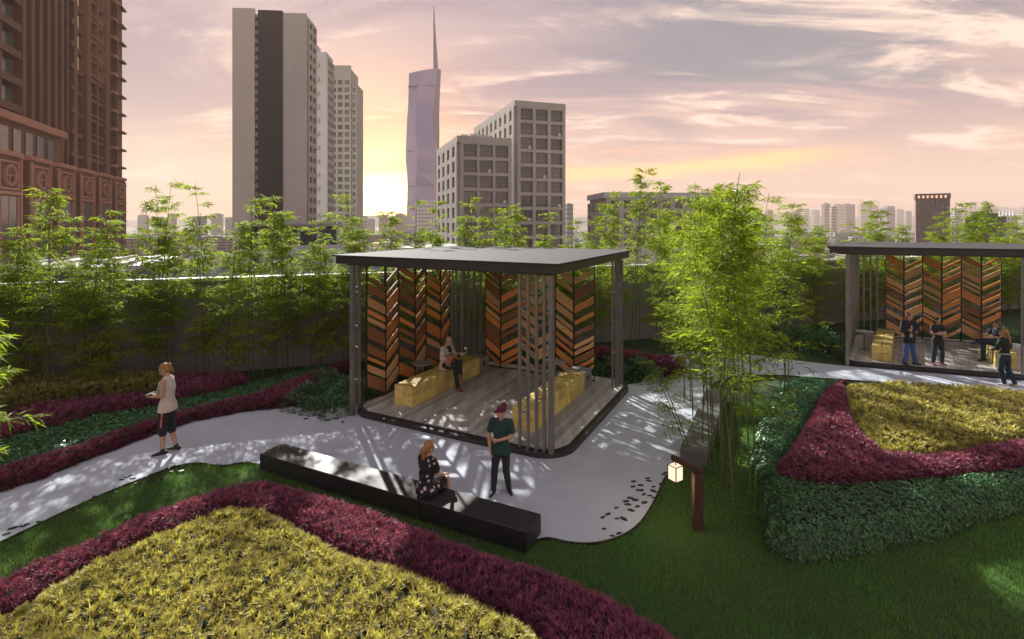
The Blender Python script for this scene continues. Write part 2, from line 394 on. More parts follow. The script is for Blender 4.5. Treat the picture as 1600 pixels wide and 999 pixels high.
# ------------------------------------------------------------------ pavilions
def rounded_deck(x, y0, y1, x0, x1, r):
    """the b range of the rounded rectangle at coordinate a=x"""
    def inset(d): return r - math.sqrt(max(r * r - (r - d) ** 2, 0)) if d < r else 0
    q = max(inset(x - x0), inset(x1 - x)); return y0 + q, y1 - q
SL = {}
def slat_mesh(w, h, drop, mi, t=.03):
    key = (round(h, 2), drop, mi)
    if key not in SL:
        p = []
        for y in (0, t):
            p += [(0, y, 0), (w, y, -drop), (w, y, h - drop), (0, y, h)]
        SL[key] = MB().poly(p, [(0, 1, 2, 3), (7, 6, 5, 4), (0, 4, 5, 1), (1, 5, 6, 2), (2, 6, 7, 3), (3, 7, 4, 0)]).mesh('slat', SLATM[mi])
    return SL[key]
def pavilion(O, A, B, label, seed, left_screen=True):
    rnd = random.Random(seed)
    root = empty('pavilion', (O.x, O.y, 0), 0, label, 'pavilion', 'chevron screened pavilions in the garden')
    T = lambda a, b, z=0: Vector((A.x * a + B.x * b, A.y * a + B.y * b, z))
    def abox(m, a0, a1, b0, b1, z0, z1):
        p = [T(a0, b0, z0), T(a1, b0, z0), T(a1, b1, z0), T(a0, b1, z0), T(a0, b0, z1), T(a1, b0, z1), T(a1, b1, z1), T(a0, b1, z1)]
        return m.poly(p, [(0, 1, 2, 3), (7, 6, 5, 4), (4, 5, 1, 0), (5, 6, 2, 1), (6, 7, 3, 2), (7, 4, 0, 3)])
    # plinth with rounded corners
    def rr(a0, a1, b0, b1, r, n=7):
        out = []
        for ca, cb, st in ((a1 - r, b1 - r, 0), (a0 + r, b1 - r, 90), (a0 + r, b0 + r, 180), (a1 - r, b0 + r, 270)):
            for i in range(n + 1):
                t = R(st + 90 * i / n); out.append(T(ca + r * math.cos(t), cb + r * math.sin(t)))
        return [(v.x, v.y) for v in out]
    MB().prism(rr(-.02, 6.05, -.02, 5.75, .75), -.02, .13).build('plinth', M_kerb, root)
    MB().prism(rr(.10, 5.93, .13, 5.63, .62), .13, .155).build('deck_base', M_kerb, root)
    # planks run along b
    x0, x1, y0, y1, r = .12, 5.91, .15, 5.6, .6; k = 40; w = (x1 - x0) / k
    for i in range(k):
        xa, xb = x0 + i * w + .004, x0 + (i + 1) * w - .004
        la, ha = rounded_deck(xa, y0, y1, x0, x1, r); lb, hb = rounded_deck(xb, y0, y1, x0, x1, r)
        cuts = [0.0]; 
        while cuts[-1] < 1: cuts.append(min(1, cuts[-1] + rnd.uniform(.3, .6)) if cuts[-1] < .6 else 1.0)
        for c0, c1 in zip(cuts[:-1], cuts[1:]):
            s = lambda l, h, c: l + (h - l) * c
            p = [T(xa, s(la, ha, c0) + .003), T(xb, s(lb, hb, c0) + .003), T(xb, s(lb, hb, c1) - .003), T(xa, s(la, ha, c1) - .003)]
            zt = .185 + rnd.uniform(0, .003)
            MB().poly([(q.x, q.y, .156) for q in p] + [(q.x, q.y, zt) for q in p], [(4, 5, 6, 7)[::-1], (0, 1, 5, 4), (1, 2, 6, 5), (2, 3, 7, 6), (3, 0, 4, 7)]).build('plank', M_plank, root)
    # roof: thin top plate over a recessed fascia and a soffit
    a0, a1, b0, b1 = .12, 6.32, -.05, 5.72
    m = MB(); abox(m, a0, a1, b0, b1, 3.92, 4.10); m.build('fascia', M_roof, root)
    m = MB(); abox(m, a0 - .07, a1 + .07, b0 - .07, b1 + .07, 4.101, 4.145); m.build('roof', M_rooftop, root)
    m = MB(); abox(m, a0 + .18, a1 - .18, b0 + .18, b1 - .18, 3.87, 3.919); m.build('soffit', M_roof, root)
    # corner post clusters with rungs
    def post(a, b, s=.065, z0=.13):
        m = MB(); abox(m, a - s / 2, a + s / 2, b - s / 2, b + s / 2, z0, 3.875); m.build('post', M_steel, root)
    def rung(aA, bA, aB, bB, z):
        m = MB(); p, q = T(aA, bA, z), T(aB, bB, z); d = (q - p).normalized(); n = Vector((-d.y, d.x, 0)) * .012; up = Vector((0, 0, .016))
        m.poly([p - n - up, p + n - up, p + n + up, p - n + up, q - n - up, q + n - up, q + n + up, q - n + up], [(0, 1, 2, 3), (7, 6, 5, 4), (0, 4, 5, 1), (1, 5, 6, 2), (2, 6, 7, 3), (3, 7, 4, 0)])
        m.build('rung', M_steel, root)
    def cluster(seq, z0=.13):
        for k_, (a, b, s) in enumerate(seq): post(a, b, s, z0)
        for k_ in range(len(seq) - 1):
            (a, b, s), (a2, b2, s2) = seq[k_], seq[k_ + 1]
            if math.hypot(a - a2, b - b2) > .5: continue
            for z in [.9 + .17 * ((k_ * 3) % 4), 1.75 + .2 * ((k_ * 2) % 3), 2.3 + .25 * (k_ % 3), 2.95 + .22 * ((k_ + 1) % 3), 3.3 + .2 * (k_ % 2)][k_ % 2:]:
                da, db = a2 - a, b2 - b; L = math.hypot(da, db); ea, eb = da / L, db / L
                rung(a + ea * (s / 2 - .001), b + eb * (s / 2 - .001), a2 - ea * (s2 / 2 - .001), b2 - eb * (s2 / 2 - .001), z)
    cluster([(1.04, .12, .06), (.84, .12, .06), (.64, .12, .06), (.46, .12, .06), (.30, .13, .10), ] )
    cluster([(5.78, .0, .11), (5.80, .24, .07)], .0)
    cluster([(.26, 5.25, .13), (.26, 5.02, .06), (.26, 4.8, .06), (.30, 4.58, .05)], .13)
    cluster([(5.85, 5.3, .12), (5.62, 5.3, .06), (5.38, 5.3, .06), (5.14, 5.3, .06)], .13)
    cluster([(5.9, 4.72, .05), (5.9, 4.95, .05)], .13)
    # folding chevron screens
    def screens(p0, p1, n, seed2, tones=(0, 0, 1, 1, 2)):
        r2 = random.Random(seed2); p0, p1 = Vector(p0), Vector(p1); d = (p1 - p0) / n; L = d.length; nr = Vector((-d.y, d.x)).normalized()
        for i in range(n):
            f0, f1 = (0.0, .09) if i % 2 == 0 else (.09, 0.0)
            q0 = p0 + d * i + nr * f0; q1 = p0 + d * (i + 1) + nr * f1
            e0 = T(q0.x, q0.y, 0); e1 = T(q1.x, q1.y, 0); w = (e1 - e0).length; ux = (e1 - e0).normalized(); uz = Vector((0, 0, 1)); uy = uz.cross(ux)
            Mx = Matrix((ux, uy, uz)).transposed().to_4x4(); Mx.translation = e0 + Vector((0, 0, .19))
            m = MB(); st = .022; H = 3.64
            m.box(0, st, -.02, .03, 0, H); m.box(w - st, w, -.02, .03, 0, H)
            m.box(st, w - st, -.018, .028, 0, .03); m.box(st, w - st, -.018, .028, H - .03, H)
            fr = m.build('screen_panel', M_darksteel, root); fr.matrix_local = Mx
            drop = .34 * (1 if i % 2 == 0 else -1); z = .05 + (0.34 if drop > 0 else 0); 
            zz = z; sw = w - 2 * st
            while zz < H - .1:
                h = r2.choice([.10, .12, .13, .19, .21, .23, .34]); top = zz + h
                if max(top, top - drop) > H - .03: break
                s = inst('slat', slat_mesh(round(sw, 2) - .001, h, round(drop, 2), r2.choice(tones)), fr, (st, -.014, zz), (0, 0, 0))
                s.rotation_euler = (0, 0, 0)
                zz = top + r2.choice([.07, .09, .12, .16, .24])
    if left_screen: SL.clear(); screens((5.9, .62), (5.9, 4.55), 6, seed + 1, (0, 0, 0, 0, 2, 2, 1))
    else: cluster([(5.85, .75, .06), (5.85, 1.15, .05), (5.85, 1.6, .06), (5.85, 2.05, .05), (5.85, 2.6, .06), (5.85, 2.95, .05), (5.85, 3.5, .06)], .13)
    SL.clear(); screens((4.84, 5.12), (1.01, 5.12), 6, seed + 2)
    # floor spot lights
    return root, T
def block_bench(O, A, B, a0, b0, label, seed, nseg=6, L=3.4):
    rnd = random.Random(seed); c = O + A * a0 + B * b0
    root = empty('block_bench', (c.x, c.y, .186), 0, label, 'bench', 'yellow timber block benches in the pavilions')
    T = lambda a, b, z=0: Vector((A.x * a + B.x * b, A.y * a + B.y * b, z)); seg = L / nseg
    for i in range(nseg):
        for j in range(2):
            for k in range(2):
                g = .008; a_0, a_1 = j * .3 + g, j * .3 + .3 - g
                off = (seg * .5 if k else 0); b_0 = max(0, i * seg - off) + g; b_1 = ((i + 1) * seg - off if not (k and i == nseg - 1) else L) - g
                if b_1 - b_0 < .05: continue
                z0, z1 = k * .26 + .002, k * .26 + .26 - .004; e = rnd.uniform(0, .006)
                m = MB(); p = [T(a_0 - e, b_0), T(a_1 + e, b_0), T(a_1 + e, b_1), T(a_0 - e, b_1)]
                c_ = .02; ctr = sum(p, Vector()) / 4; q = [ctr + (x - ctr) * (1 - c_ / max((x - ctr).length, .1)) for x in p]
                m.poly([(v.x, v.y, z0) for v in p] + [(v.x, v.y, z1 - c_) for v in p] + [(v.x, v.y, z1) for v in q],
                       [(0, 4, 5, 1)[::-1], (1, 5, 6, 2)[::-1], (2, 6, 7, 3)[::-1], (3, 7, 4, 0)[::-1], (4, 8, 9, 5)[::-1], (5, 9, 10, 6)[::-1], (6, 10, 11, 7)[::-1], (7, 11, 8, 4)[::-1], (8, 11, 10, 9)])
                m.build('block', M_block, root)
    m = MB(); p = [T(0.005, L + .02), T(.6, L + .02), T(.6, L + .58), T(.005, L + .58)]
    m.prism([(v.x, v.y) for v in p], 0, .47).build('end_box', M_greybox, root)
    m = MB(); p = [T(-.004, L + .2), T(.02, L + .2), T(.02, L + .34), T(-.004, L + .34)]
    m.prism([(v.x, v.y) for v in p], .2, .34).build('cable_port', M_kerb, root)
    return root
def round_table(x, y, z, label):
    t = empty('round_table', (x, y, z), 0, label, 'table', 'small round tables beside the benches')
    m = MB(); m.tube([(0, 0, .66), (0, 0, .69)], .30, 28, round_=False); m.build('table_top', M_greybox, t)
    m = MB(); m.tube([(0, 0, .02), (0, 0, .66)], .028, 10, round_=False); m.build('leg', M_steel, t)
    m = MB(); m.tube([(0, 0, 0), (0, 0, .02)], .17, 20, round_=False); m.build('base', M_steel, t)
pav1, T1 = pavilion(ORG1, A1, B1, 'large dark roofed pavilion in the middle with a guitarist inside', 5)
pav2, T2 = pavilion(ORG2, A2, B2, 'dark roofed pavilion at the right edge with four people', 21, False)
block_bench(ORG1, A1, B1, 4.5, .8, 'yellow timber block bench the guitarist sits on', 1)
block_bench(ORG1, A1, B1, 1.0, .82, 'empty yellow timber block bench behind the near posts of the middle pavilion', 2)
block_bench(ORG2, A2, B2, 4.5, .45, 'yellow timber block bench left of the man in blue jeans', 3)
block_bench(ORG2, A2, B2, 1.05, .8, 'yellow timber block bench under the seated man in the right pavilion', 4)
round_table(*P1(5.35, 2.35), .186, 'round grey side table behind the guitarist bench')
round_table(*P1(1.95, 4.3), .186, 'round grey side table at the far end of the empty bench')
round_table(*P2(5.42, 2.2), .186, 'round pale side table at the left bench of the right pavilion')

# ------------------------------------------------------------------ stone benches, lamp
def slab_bench(c, d, L, W, H, m, label, joint=None):
    d = Vector(d).normalized(); root = empty('stone_bench', (c[0], c[1], 0), math.atan2(d.y, d.x), label, 'bench')
    n = joint or 1
    for i in range(n): MB().box(L * i / n + .0015, L * (i + 1) / n - .0015, 0, W, .03, H, bev=.012).build('slab', m, root)
    MB().box(.05, L - .05, .05, W - .05, -.01, .03).build('base', M_kerb, root)
root = empty('stone_bench', (.22, 7.745, 0), math.atan2(.446, -.895), 'long low black granite bench between lawn and path', 'bench')
for i in range(3): MB().box(5.92 * i / 3 + .001, 5.92 * (i + 1) / 3 - .001, -.55, 0, .035, .345, bev=.01).build('slab', M_blackstone, root)
MB().box(.04, 5.88, -.5, -.05, -.01, .035).build('base', M_kerb, root)
root = empty('stone_bench', (3.47, 10.66, 0), math.atan2(bd.y, bd.x), 'grey stone bench beside the path behind the lit lamp', 'bench')
for i in range(2): MB().box(2.2 * i + .001, 2.2 * (i + 1) - .001, -.52, 0, .035, .345, bev=.01).build('slab', M_greystone, root)
MB().box(.04, 4.36, -.48, -.04, -.01, .035).build('base', M_kerb, root)

def garden_lamp():
    X, Y = G(1090, 828)
    r = empty('garden_lamp', (X, Y, 0), 0, 'brown wooden lamp post with a lit square paper lantern beside the path', 'lamp')
    MB().box(-.075, .075, -.07, .07, -.02, .93, bev=.006).build('post', M_wood, r)
    m = MB(); d = Vector((-.40, 0, .17)); u = d.normalized(); n = Vector((-u.z, 0, u.x)) ; p = Vector((.075, 0, .965))
    q = p + d * 1.22; w = Vector((0, .055, 0)); h = n * .035
    m.poly([p - w - h, p + w - h, p + w + h, p - w + h, q - w - h, q + w - h, q + w + h, q - w + h], [(0, 1, 2, 3), (7, 6, 5, 4), (0, 4, 5, 1), (1, 5, 6, 2), (2, 6, 7, 3), (3, 7, 4, 0)])
    m.build('arm', M_wood, r)
    L = MB(); hx, hz0, hz1, s = -.36, .82, 1.05, .082
    rot = Matrix.Translation((hx, 0, 0)) @ Matrix.Rotation(R(32), 4, 'Z')
    lan = L.box(-s, s, -s, s, hz0, hz1, M=rot).build('lantern', M_paper, r)
    f = MB()
    for ax in (-1, 1):
        for ay in (-1, 1): f.box(ax * s - .006, ax * s + .006, ay * s - .006, ay * s + .006, hz0 - .006, hz1 + .006, M=rot)
    for z in (hz0, hz1):
        for a in (-1, 1):
            f.box(-s + .006, s - .006, a * s - .005, a * s + .005, z - .005, z + .005, M=rot); f.box(a * s - .005, a * s + .005, -s + .006, s - .006, z - .005, z + .005, M=rot)
    f.build('lantern_frame', M_darksteel, lan)
    ld = bpy.data.lights.new('lantern_light', 'POINT'); ld.energy = 3.0; ld.color = (1, .78, .5); ld.shadow_soft_size = .05; lo = bpy.data.objects.new('lantern_light', ld); link(lo, lan); lo.location = (hx, 0, hz0 - .07)
    MB().tube([(hx, 0, hz1), (hx, 0, hz1 + .06)], .008, 6).build('hook', M_darksteel, lan)
garden_lamp()

# dark pebbles strewn on the path edge
PB = []
for k in range(4):
    m = MB(); n = 9; pts = []
    for j in range(n):
        a = 2 * math.pi * j / n; rr_ = 1 + .22 * math.sin(a * 2 + k) + random.uniform(-.08, .08); pts.append((.055 * rr_ * math.cos(a), .032 * rr_ * math.sin(a)))
    m.poly([(x, y, -.004) for x, y in pts] + [(x * .8, y * .8, .013) for x, y in pts], [tuple(range(n, 2 * n))] + [(i, (i + 1) % n, n + (i + 1) % n, n + i) for i in range(n)])
    PB.append(m.mesh('pebble', mat('black pebble', (.02, .02, .022), .5)))
peb = [(990, 753), (1012, 748), (1014, 752), (1001, 759), (1021, 761), (989, 761), (999, 767), (1021, 768), (1006, 773), (1015, 775), (1021, 778), (985, 779), (993, 782), (978, 784), (981, 789), (1007, 786), (996, 792), (963, 794), (950, 804), (986, 798), (942, 809), (964, 811), (976, 813), (944, 827), (1000, 819), (967, 834), (957, 838), (985, 834), (1033, 757), (1040, 739), (1037, 742), (974, 811), (1003, 766)]
peb += [(460, 645), (470, 648), (483, 651), (500, 650), (512, 657), (525, 655), (535, 660), (478, 655)]
for (cx, cy) in ((20, 826), (35, 823), (42, 820), (60, 816), (85, 811), (103, 800), (115, 799), (125, 790), (140, 787), (149, 777), (165, 783), (190, 750), (200, 745), (207, 748), (222, 749), (230, 746), (240, 744), (250, 742), (262, 733), (268, 738), (285, 729), (283, 737), (255, 748), (180, 770), (10, 835), (76, 818), (214, 756), (270, 729), (236, 752)): peb.append((cx, cy))
PG = {0: ('small black pebble strewn on the path near the lamp', 'pebbles on the path near the lamp'), 1: ('small black pebble on the shaded path before the pavilion', 'pebbles on the path before the pavilion'), 2: ('small black pebble along the lawn edge of the left path', 'pebbles along the left path edge')}
for i, (x, y) in enumerate(peb):
    X, Y = G(x, y, .03); s = random.uniform(.7, 1.2); g = 0 if x > 900 else (1 if x > 440 else 2)
    o = inst('pebble', PB[i % 4], None, (X, Y, .034), (0, 0, random.uniform(-.6, .6) + (0 if g != 2 else .3)), (s, s, s)); tag(o, PG[g][0], 'pebble', PG[g][1])

# ------------------------------------------------------------------ planting
def rosette_arrays(C, n, L, W, rng, spread=1.0, tilt=.35, Nrm=None):
    """C (N,3) tuft positions; n leaves each"""
    N = len(C); a = rng.uniform(0, 2 * np.pi, (N, n)); e = rng.uniform(tilt, 1.35, (N, n))
    D = np.stack([np.cos(a) * np.cos(e) * spread, np.sin(a) * np.cos(e) * spread, np.sin(e)], -1).reshape(-1, 3)
    P = np.repeat(C, n, 0) + rng.normal(0, .012, (N * n, 3))
    if Nrm is not None: D = D + np.repeat(Nrm, n, 0) * .5
    r = np.clip(np.repeat(rng.uniform(0, 1, N), n) * .6 + rng.uniform(0, .4, N * n), 0, 1)
    return leaf_arrays(P, D, L * rng.uniform(.7, 1.25, N * n), W * rng.uniform(.8, 1.2, N * n), r)
def bed(name, poly, h, m, label, style='tuft', sp=.10, n=13, L=.13, W=.022, edge=.35, seed=1, cat='shrub bed', core=None, clip=None, bump=.25):
    rng = np.random.default_rng(seed); poly = [tuple(p) for p in poly]; A = np.array(poly); lo, hi = A.min(0), A.max(0)
    def hgt(xy):
        d = pdist(xy, poly); t = np.clip(d / edge, 0, 1); prof = np.sqrt(np.clip(1 - (1 - t) ** 2, 0, 1))
        return h * prof * (1 - bump / 2 + bump * (vnoise(xy[:, 0], xy[:, 1], 2.2, seed) * .6 + vnoise(xy[:, 0], xy[:, 1], 5.5, seed + 3) * .4))
    def nrm(xy):
        e = .03; z0 = hgt(xy); zx = hgt(xy + [e, 0]); zy = hgt(xy + [0, e]); v = np.stack([-(zx - z0) / e, -(zy - z0) / e, np.ones(len(xy))], 1); return unit(v)
    g = .12
    gx, gy = np.meshgrid(np.arange(lo[0] - g, hi[0] + g, g), np.arange(lo[1] - g, hi[1] + g, g), indexing='ij')
    xy = np.stack([gx.ravel(), gy.ravel()], 1); ins = pip(xy, poly)
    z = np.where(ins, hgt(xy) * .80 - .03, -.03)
    nx, ny = gx.shape; idx = np.arange(nx * ny).reshape(nx, ny)
    F = np.stack([idx[:-1, :-1], idx[1:, :-1], idx[1:, 1:], idx[:-1, 1:]], -1).reshape(-1, 4); F = F[ins[F].any(1)]
    root = bpy.data.objects.new(name, None)
    me0V = np.column_stack([xy, z])
    sx_, sy_ = np.arange(lo[0], hi[0], sp), np.arange(lo[1], hi[1], sp)
    tx, ty = np.meshgrid(sx_, sy_, indexing='ij'); t = np.stack([tx.ravel(), ty.ravel()], 1) + rng.uniform(-.5, .5, (tx.size, 2)) * sp
    t = t[pip(t, poly)]; t = t[pdist(t, poly) > .02]; zz = hgt(t); N = nrm(t)
    C = np.column_stack([t, zz - .02 + rng.normal(0, .022, len(t))])
    ar = sum(A[i][0] * A[(i + 1) % len(A)][1] - A[(i + 1) % len(A)][0] * A[i][1] for i in range(len(A))); sg = 1 if ar > 0 else -1; CC = []; NN = []
    for i in range(len(A)):      # leafy flanks
        a_, b_ = A[i], A[(i + 1) % len(A)]; ln = np.hypot(*(b_ - a_)); q = int(ln * h / sp / sp * (1.6 if style == 'tuft' else 3.0)) + 1
        if ln < 1e-6: continue
        e_ = (b_ - a_) / ln; inw = np.array([-e_[1], e_[0]]) * sg; u = rng.uniform(.02, .97, q); d_ = edge * (1 - np.sqrt(1 - u * u)) * .8 + .01; p_ = a_ + e_ * (rng.uniform(0, ln, q))[:, None] + inw * d_[:, None]
        hh = h * (1 - bump / 2 + bump * (vnoise(p_[:, 0], p_[:, 1], 2.2, seed) * .6 + vnoise(p_[:, 0], p_[:, 1], 5.5, seed + 3) * .4))
        CC.append(np.column_stack([p_, u * hh * .92])); NN.append(np.column_stack([-np.tile(inw, (q, 1)) * (1 - u[:, None] * .6), u]))
    C = np.vstack([C] + CC); N = unit(np.vstack([N] + NN))
    if style == 'tuft': V, FF, r = rosette_arrays(C, n, L, W, rng, Nrm=N)
    else:
        C = np.repeat(C, n, 0); N = np.repeat(N, n, 0); k = len(C); C = C + rng.uniform(-1, 1, (k, 3)) * [sp * .7, sp * .7, .03]
        D = unit(rng.normal(0, 1, (k, 3))); D = unit(D - N * (D * N).sum(1, keepdims=True) * .75 + N * .3)
        V, FF, r = leaf_arrays(C, D, L * rng.uniform(.7, 1.3, k), W * rng.uniform(.8, 1.2, k), rng.uniform(0, 1, k), droop=.15, up=unit(N + rng.normal(0, .25, (k, 3))))
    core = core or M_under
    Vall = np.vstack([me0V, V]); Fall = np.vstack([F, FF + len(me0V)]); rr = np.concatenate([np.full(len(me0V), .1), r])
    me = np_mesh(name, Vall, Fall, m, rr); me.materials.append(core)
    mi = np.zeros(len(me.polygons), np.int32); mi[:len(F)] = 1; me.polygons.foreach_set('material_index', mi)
    o = link(bpy.data.objects.new(name, me)); return tag(o, label, cat, None, 'stuff')
z3 = lambda pts, z=.3: [G(x, y, z) for x, y in pts]

# foreground bed: inner golden, outer magenta band
f_in = z3([(13, 951), (90, 905), (167, 867), (237, 836), (308, 806), (365, 788), (417, 796), (479, 822), (523, 850), (570, 866), (630, 882), (700, 913), (780, 948), (830, 974), (862, 1010)], .42)
f_in = f_in + [(.6, 4.6), (-5.0, 4.2), (-7.0, 5.2)]
f_out = z3([(-60, 945), (0, 909), (88, 868), (154, 841), (228, 807), (300, 780), (345, 766), (395, 756), (432, 756), (500, 775), (565, 793), (610, 812), (667, 830), (720, 853), (773, 874), (870, 902), (960, 940), (1040, 985), (1080, 1020)], .34)
f_mag = f_out + [(2.1, 5.0), (.75, 4.7)] + [tuple(p) for p in reversed(f_in[:15])] + [(-6.9, 5.3), (-7.9, 5.4)]
bed('golden_shrubs', f_in, .46, M_gold, 'big bed of golden spiky shrubs filling the bottom left foreground', sp=.082, n=18, L=.095, W=.019, edge=.35, seed=3)
bed('magenta_shrubs', f_mag, .40, M_mag, 'curved magenta shrub border round the golden foreground bed', sp=.065, n=15, L=.095, W=.017, edge=.22, seed=4)
# right bed
r_y = z3([(1318, 604), (1381, 599), (1480, 605), (1600, 616), (1700, 624), (1720, 680), (1600, 688), (1537, 698), (1480, 712), (1432, 716), (1385, 708), (1348, 680), (1325, 645)], .42)
bed('golden_shrubs', r_y, .52, M_gold, 'golden shrub bed on the right in front of the right pavilion', sp=.09, n=15, L=.10, W=.022, edge=.35, seed=5)
r_m = z3([(1290, 606), (1310, 597), (1322, 598), (1330, 645), (1348, 678), (1385, 706), (1432, 714), (1480, 710), (1537, 696), (1600, 686), (1720, 678), (1720, 712), (1600, 732), (1550, 741), (1474, 748), (1381, 756), (1285, 762), (1222, 746), (1214, 724), (1247, 684), (1265, 650)], .40)
bed('magenta_shrubs', r_m, .47, M_mag, 'magenta shrub band between golden shrubs and dark green hedge on the right', sp=.075, n=15, L=.10, W=.02, edge=.25, seed=6)
r_g = [G(x, y, .3) for x, y in [(1196, 742), (1222, 746), (1285, 762), (1381, 756), (1474, 748), (1550, 741), (1600, 732), (1760, 708)]] + [G(x, y, 0) for x, y in [(1760, 760), (1600, 800), (1540, 816), (1495, 832), (1455, 846), (1411, 853), (1360, 864), (1306, 876), (1243, 880), (1203, 862), (1190, 810)]]
bed('green_hedge', r_g, .44, M_green2, 'dense dark green low hedge edging the lawn on the right', 'leaf', sp=.05, n=5, L=.055, W=.034, edge=.30, seed=7, cat='hedge', bump=.2)
r_g2 = z3([(1222, 595), (1255, 588), (1314, 597), (1288, 614), (1265, 650), (1245, 684), (1212, 722), (1222, 744), (1190, 740), (1172, 700), (1190, 650)], .25)
bed('green_groundcover', r_g2, .30, M_green, 'pale green ground cover between bamboo clump and magenta shrubs', 'leaf', sp=.055, n=5, L=.06, W=.036, edge=.3, seed=8, cat='ground cover')
# left beds
Lp = lambda pts, z: [G(x, y, z) for x, y in pts]
l_m1 = Lp([(-60, 780), (0, 764), (60, 745), (120, 721), (215, 684), (300, 655), (380, 640), (448, 633), (478, 622), (500, 600), (545, 578), (560, 568), (536, 570), (457, 600), (382, 626), (300, 645), (246, 661), (180, 682), (116, 707), (60, 722), (0, 740), (-70, 760)], .1)
bed('magenta_shrubs', l_m1, .24, M_mag, 'low magenta shrub strip along the far edge of the left path', sp=.085, n=13, L=.115, W=.02, edge=.28, seed=9)
l_g1 = Lp([(-70, 757), (0, 738), (60, 720), (116, 705), (180, 680), (246, 659), (300, 643), (382, 624), (457, 598), (536, 569), (483, 574), (387, 600), (340, 612), (286, 624), (246, 634), (149, 650), (80, 668), (44, 676), (0, 690), (-80, 705)], .22)
bed('green_groundcover', l_g1, .26, M_green, 'green ground cover strip between two magenta strips on the left', 'leaf', sp=.06, n=4, L=.07, W=.042, edge=.25, seed=10, cat='ground cover')
l_m2 = Lp([(-80, 703), (0, 688), (44, 674), (80, 666), (149, 648), (246, 632), (286, 622), (340, 610), (387, 596), (382, 586), (320, 584), (268, 590), (262, 606), (246, 615), (154, 622), (66, 632), (0, 648), (-90, 662)], .28)
bed('magenta_shrubs', l_m2, .36, M_mag, 'magenta shrub strip behind the walking woman on the left', sp=.09, n=12, L=.115, W=.021, edge=.3, seed=12)
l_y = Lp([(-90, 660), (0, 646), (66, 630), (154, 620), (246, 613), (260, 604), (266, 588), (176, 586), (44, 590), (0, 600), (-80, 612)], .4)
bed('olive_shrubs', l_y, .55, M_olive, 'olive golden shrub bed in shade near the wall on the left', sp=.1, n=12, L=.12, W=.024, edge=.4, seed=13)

# leafy bushes
def bush_mesh(seed, r=.45, h=.55, k=420, L=.11, W=.05, mm=None):
    rng = np.random.default_rng(seed); d = unit(rng.normal(0, 1, (k, 3))); d[:, 2] = np.abs(d[:, 2]); rad = rng.uniform(.55, 1, (k, 1)) ** .5
    lump = (1 + .22 * np.sin(d[:, :1] * 5 + seed) * np.cos(d[:, 1:2] * 4))
    P = d * rad * lump * [r, r, h]; D = unit(d + rng.normal(0, .6, (k, 3)) + [0, 0, .2])
    V, F, rr = leaf_arrays(P, D, L * rng.uniform(.6, 1.2, k), W * rng.uniform(.7, 1.2, k), rng.uniform(0, 1, k))
    return np_mesh('foliage', V, F, mm or M_green, rr)
def stem_mesh(seed, r=.3, h=.4):
    rd = random.Random(seed); m = MB()
    for i in range(7):
        a = rd.uniform(0, 6.28); m.tube([(0, 0, -.02), (r * .4 * math.cos(a), r * .4 * math.sin(a), h * .5), (r * math.cos(a), r * math.sin(a), h)], [.012, .009, .004], 4)
    return m.mesh('stem', M_soil)
BU = [(bush_mesh(i, mm=M_green if i % 2 else M_green2), stem_mesh(i)) for i in range(4)]
def bush(i, x, y, s, label, group):
    t = empty('leafy_bush', (x, y, 0), random.uniform(0, 6), label, 'bush', group); t.scale = (s, s, s)
    inst('foliage', BU[i % 4][0], t); inst('stem', BU[i % 4][1], t)
i = 0
for (px, py) in ((462, 640), (478, 625), (492, 645), (505, 622), (520, 648), (530, 630), (515, 608), (535, 610), (500, 600)):
    X, Y = G(px, py); bush(i, X, Y, random.uniform(.75, 1.0), 'broad leafed green bush beside the left post of the middle pavilion', 'green bushes left of the middle pavilion'); i += 1
for (a, b) in ((1.6, 6.5), (.7, 6.3), (2.4, 6.7), (3.4, 6.6), (.1, 6.9), (-.3, 6.4), (4.4, 6.8), (1.0, 7.1)):
    X, Y = P1(a, b); bush(i, X, Y, random.uniform(.8, 1.15), 'green bush just behind the middle pavilion', 'green bushes behind the middle pavilion'); i += 1
for k in range(9):
    X, Y = P2(6.6 + .75 * k * .8, 1.6 + .5 * (k % 3) + .32 * k); bush(i, X, Y, random.uniform(1.0, 1.7), 'dark green bush left of the right pavilion', 'green bushes left of the right pavilion'); i += 1
for k in range(7):
    X, Y = P2(-.2 + .95 * k, 6.4 + .3 * (k % 2)); bush(i, X, Y, random.uniform(.9, 1.3), 'green bush behind the right pavilion', 'green bushes behind the right pavilion'); i += 1
for k in range(9):
    X, Y = P1(6.5 + .25 * (k % 2), .7 + .55 * k); bush(i, X, Y, random.uniform(.7, 1.05), 'green bush outside the left chevron screen', 'green bushes outside the left screen'); i += 1
bed('magenta_shrubs', [P1(-1.0, 6.9), P1(3.5, 7.4), P1(3.2, 8.3), P1(-1.2, 7.9)], .5, M_mag, 'dark magenta shrubs behind the middle pavilion and path', sp=.11, n=11, L=.13, W=.025, seed=15)

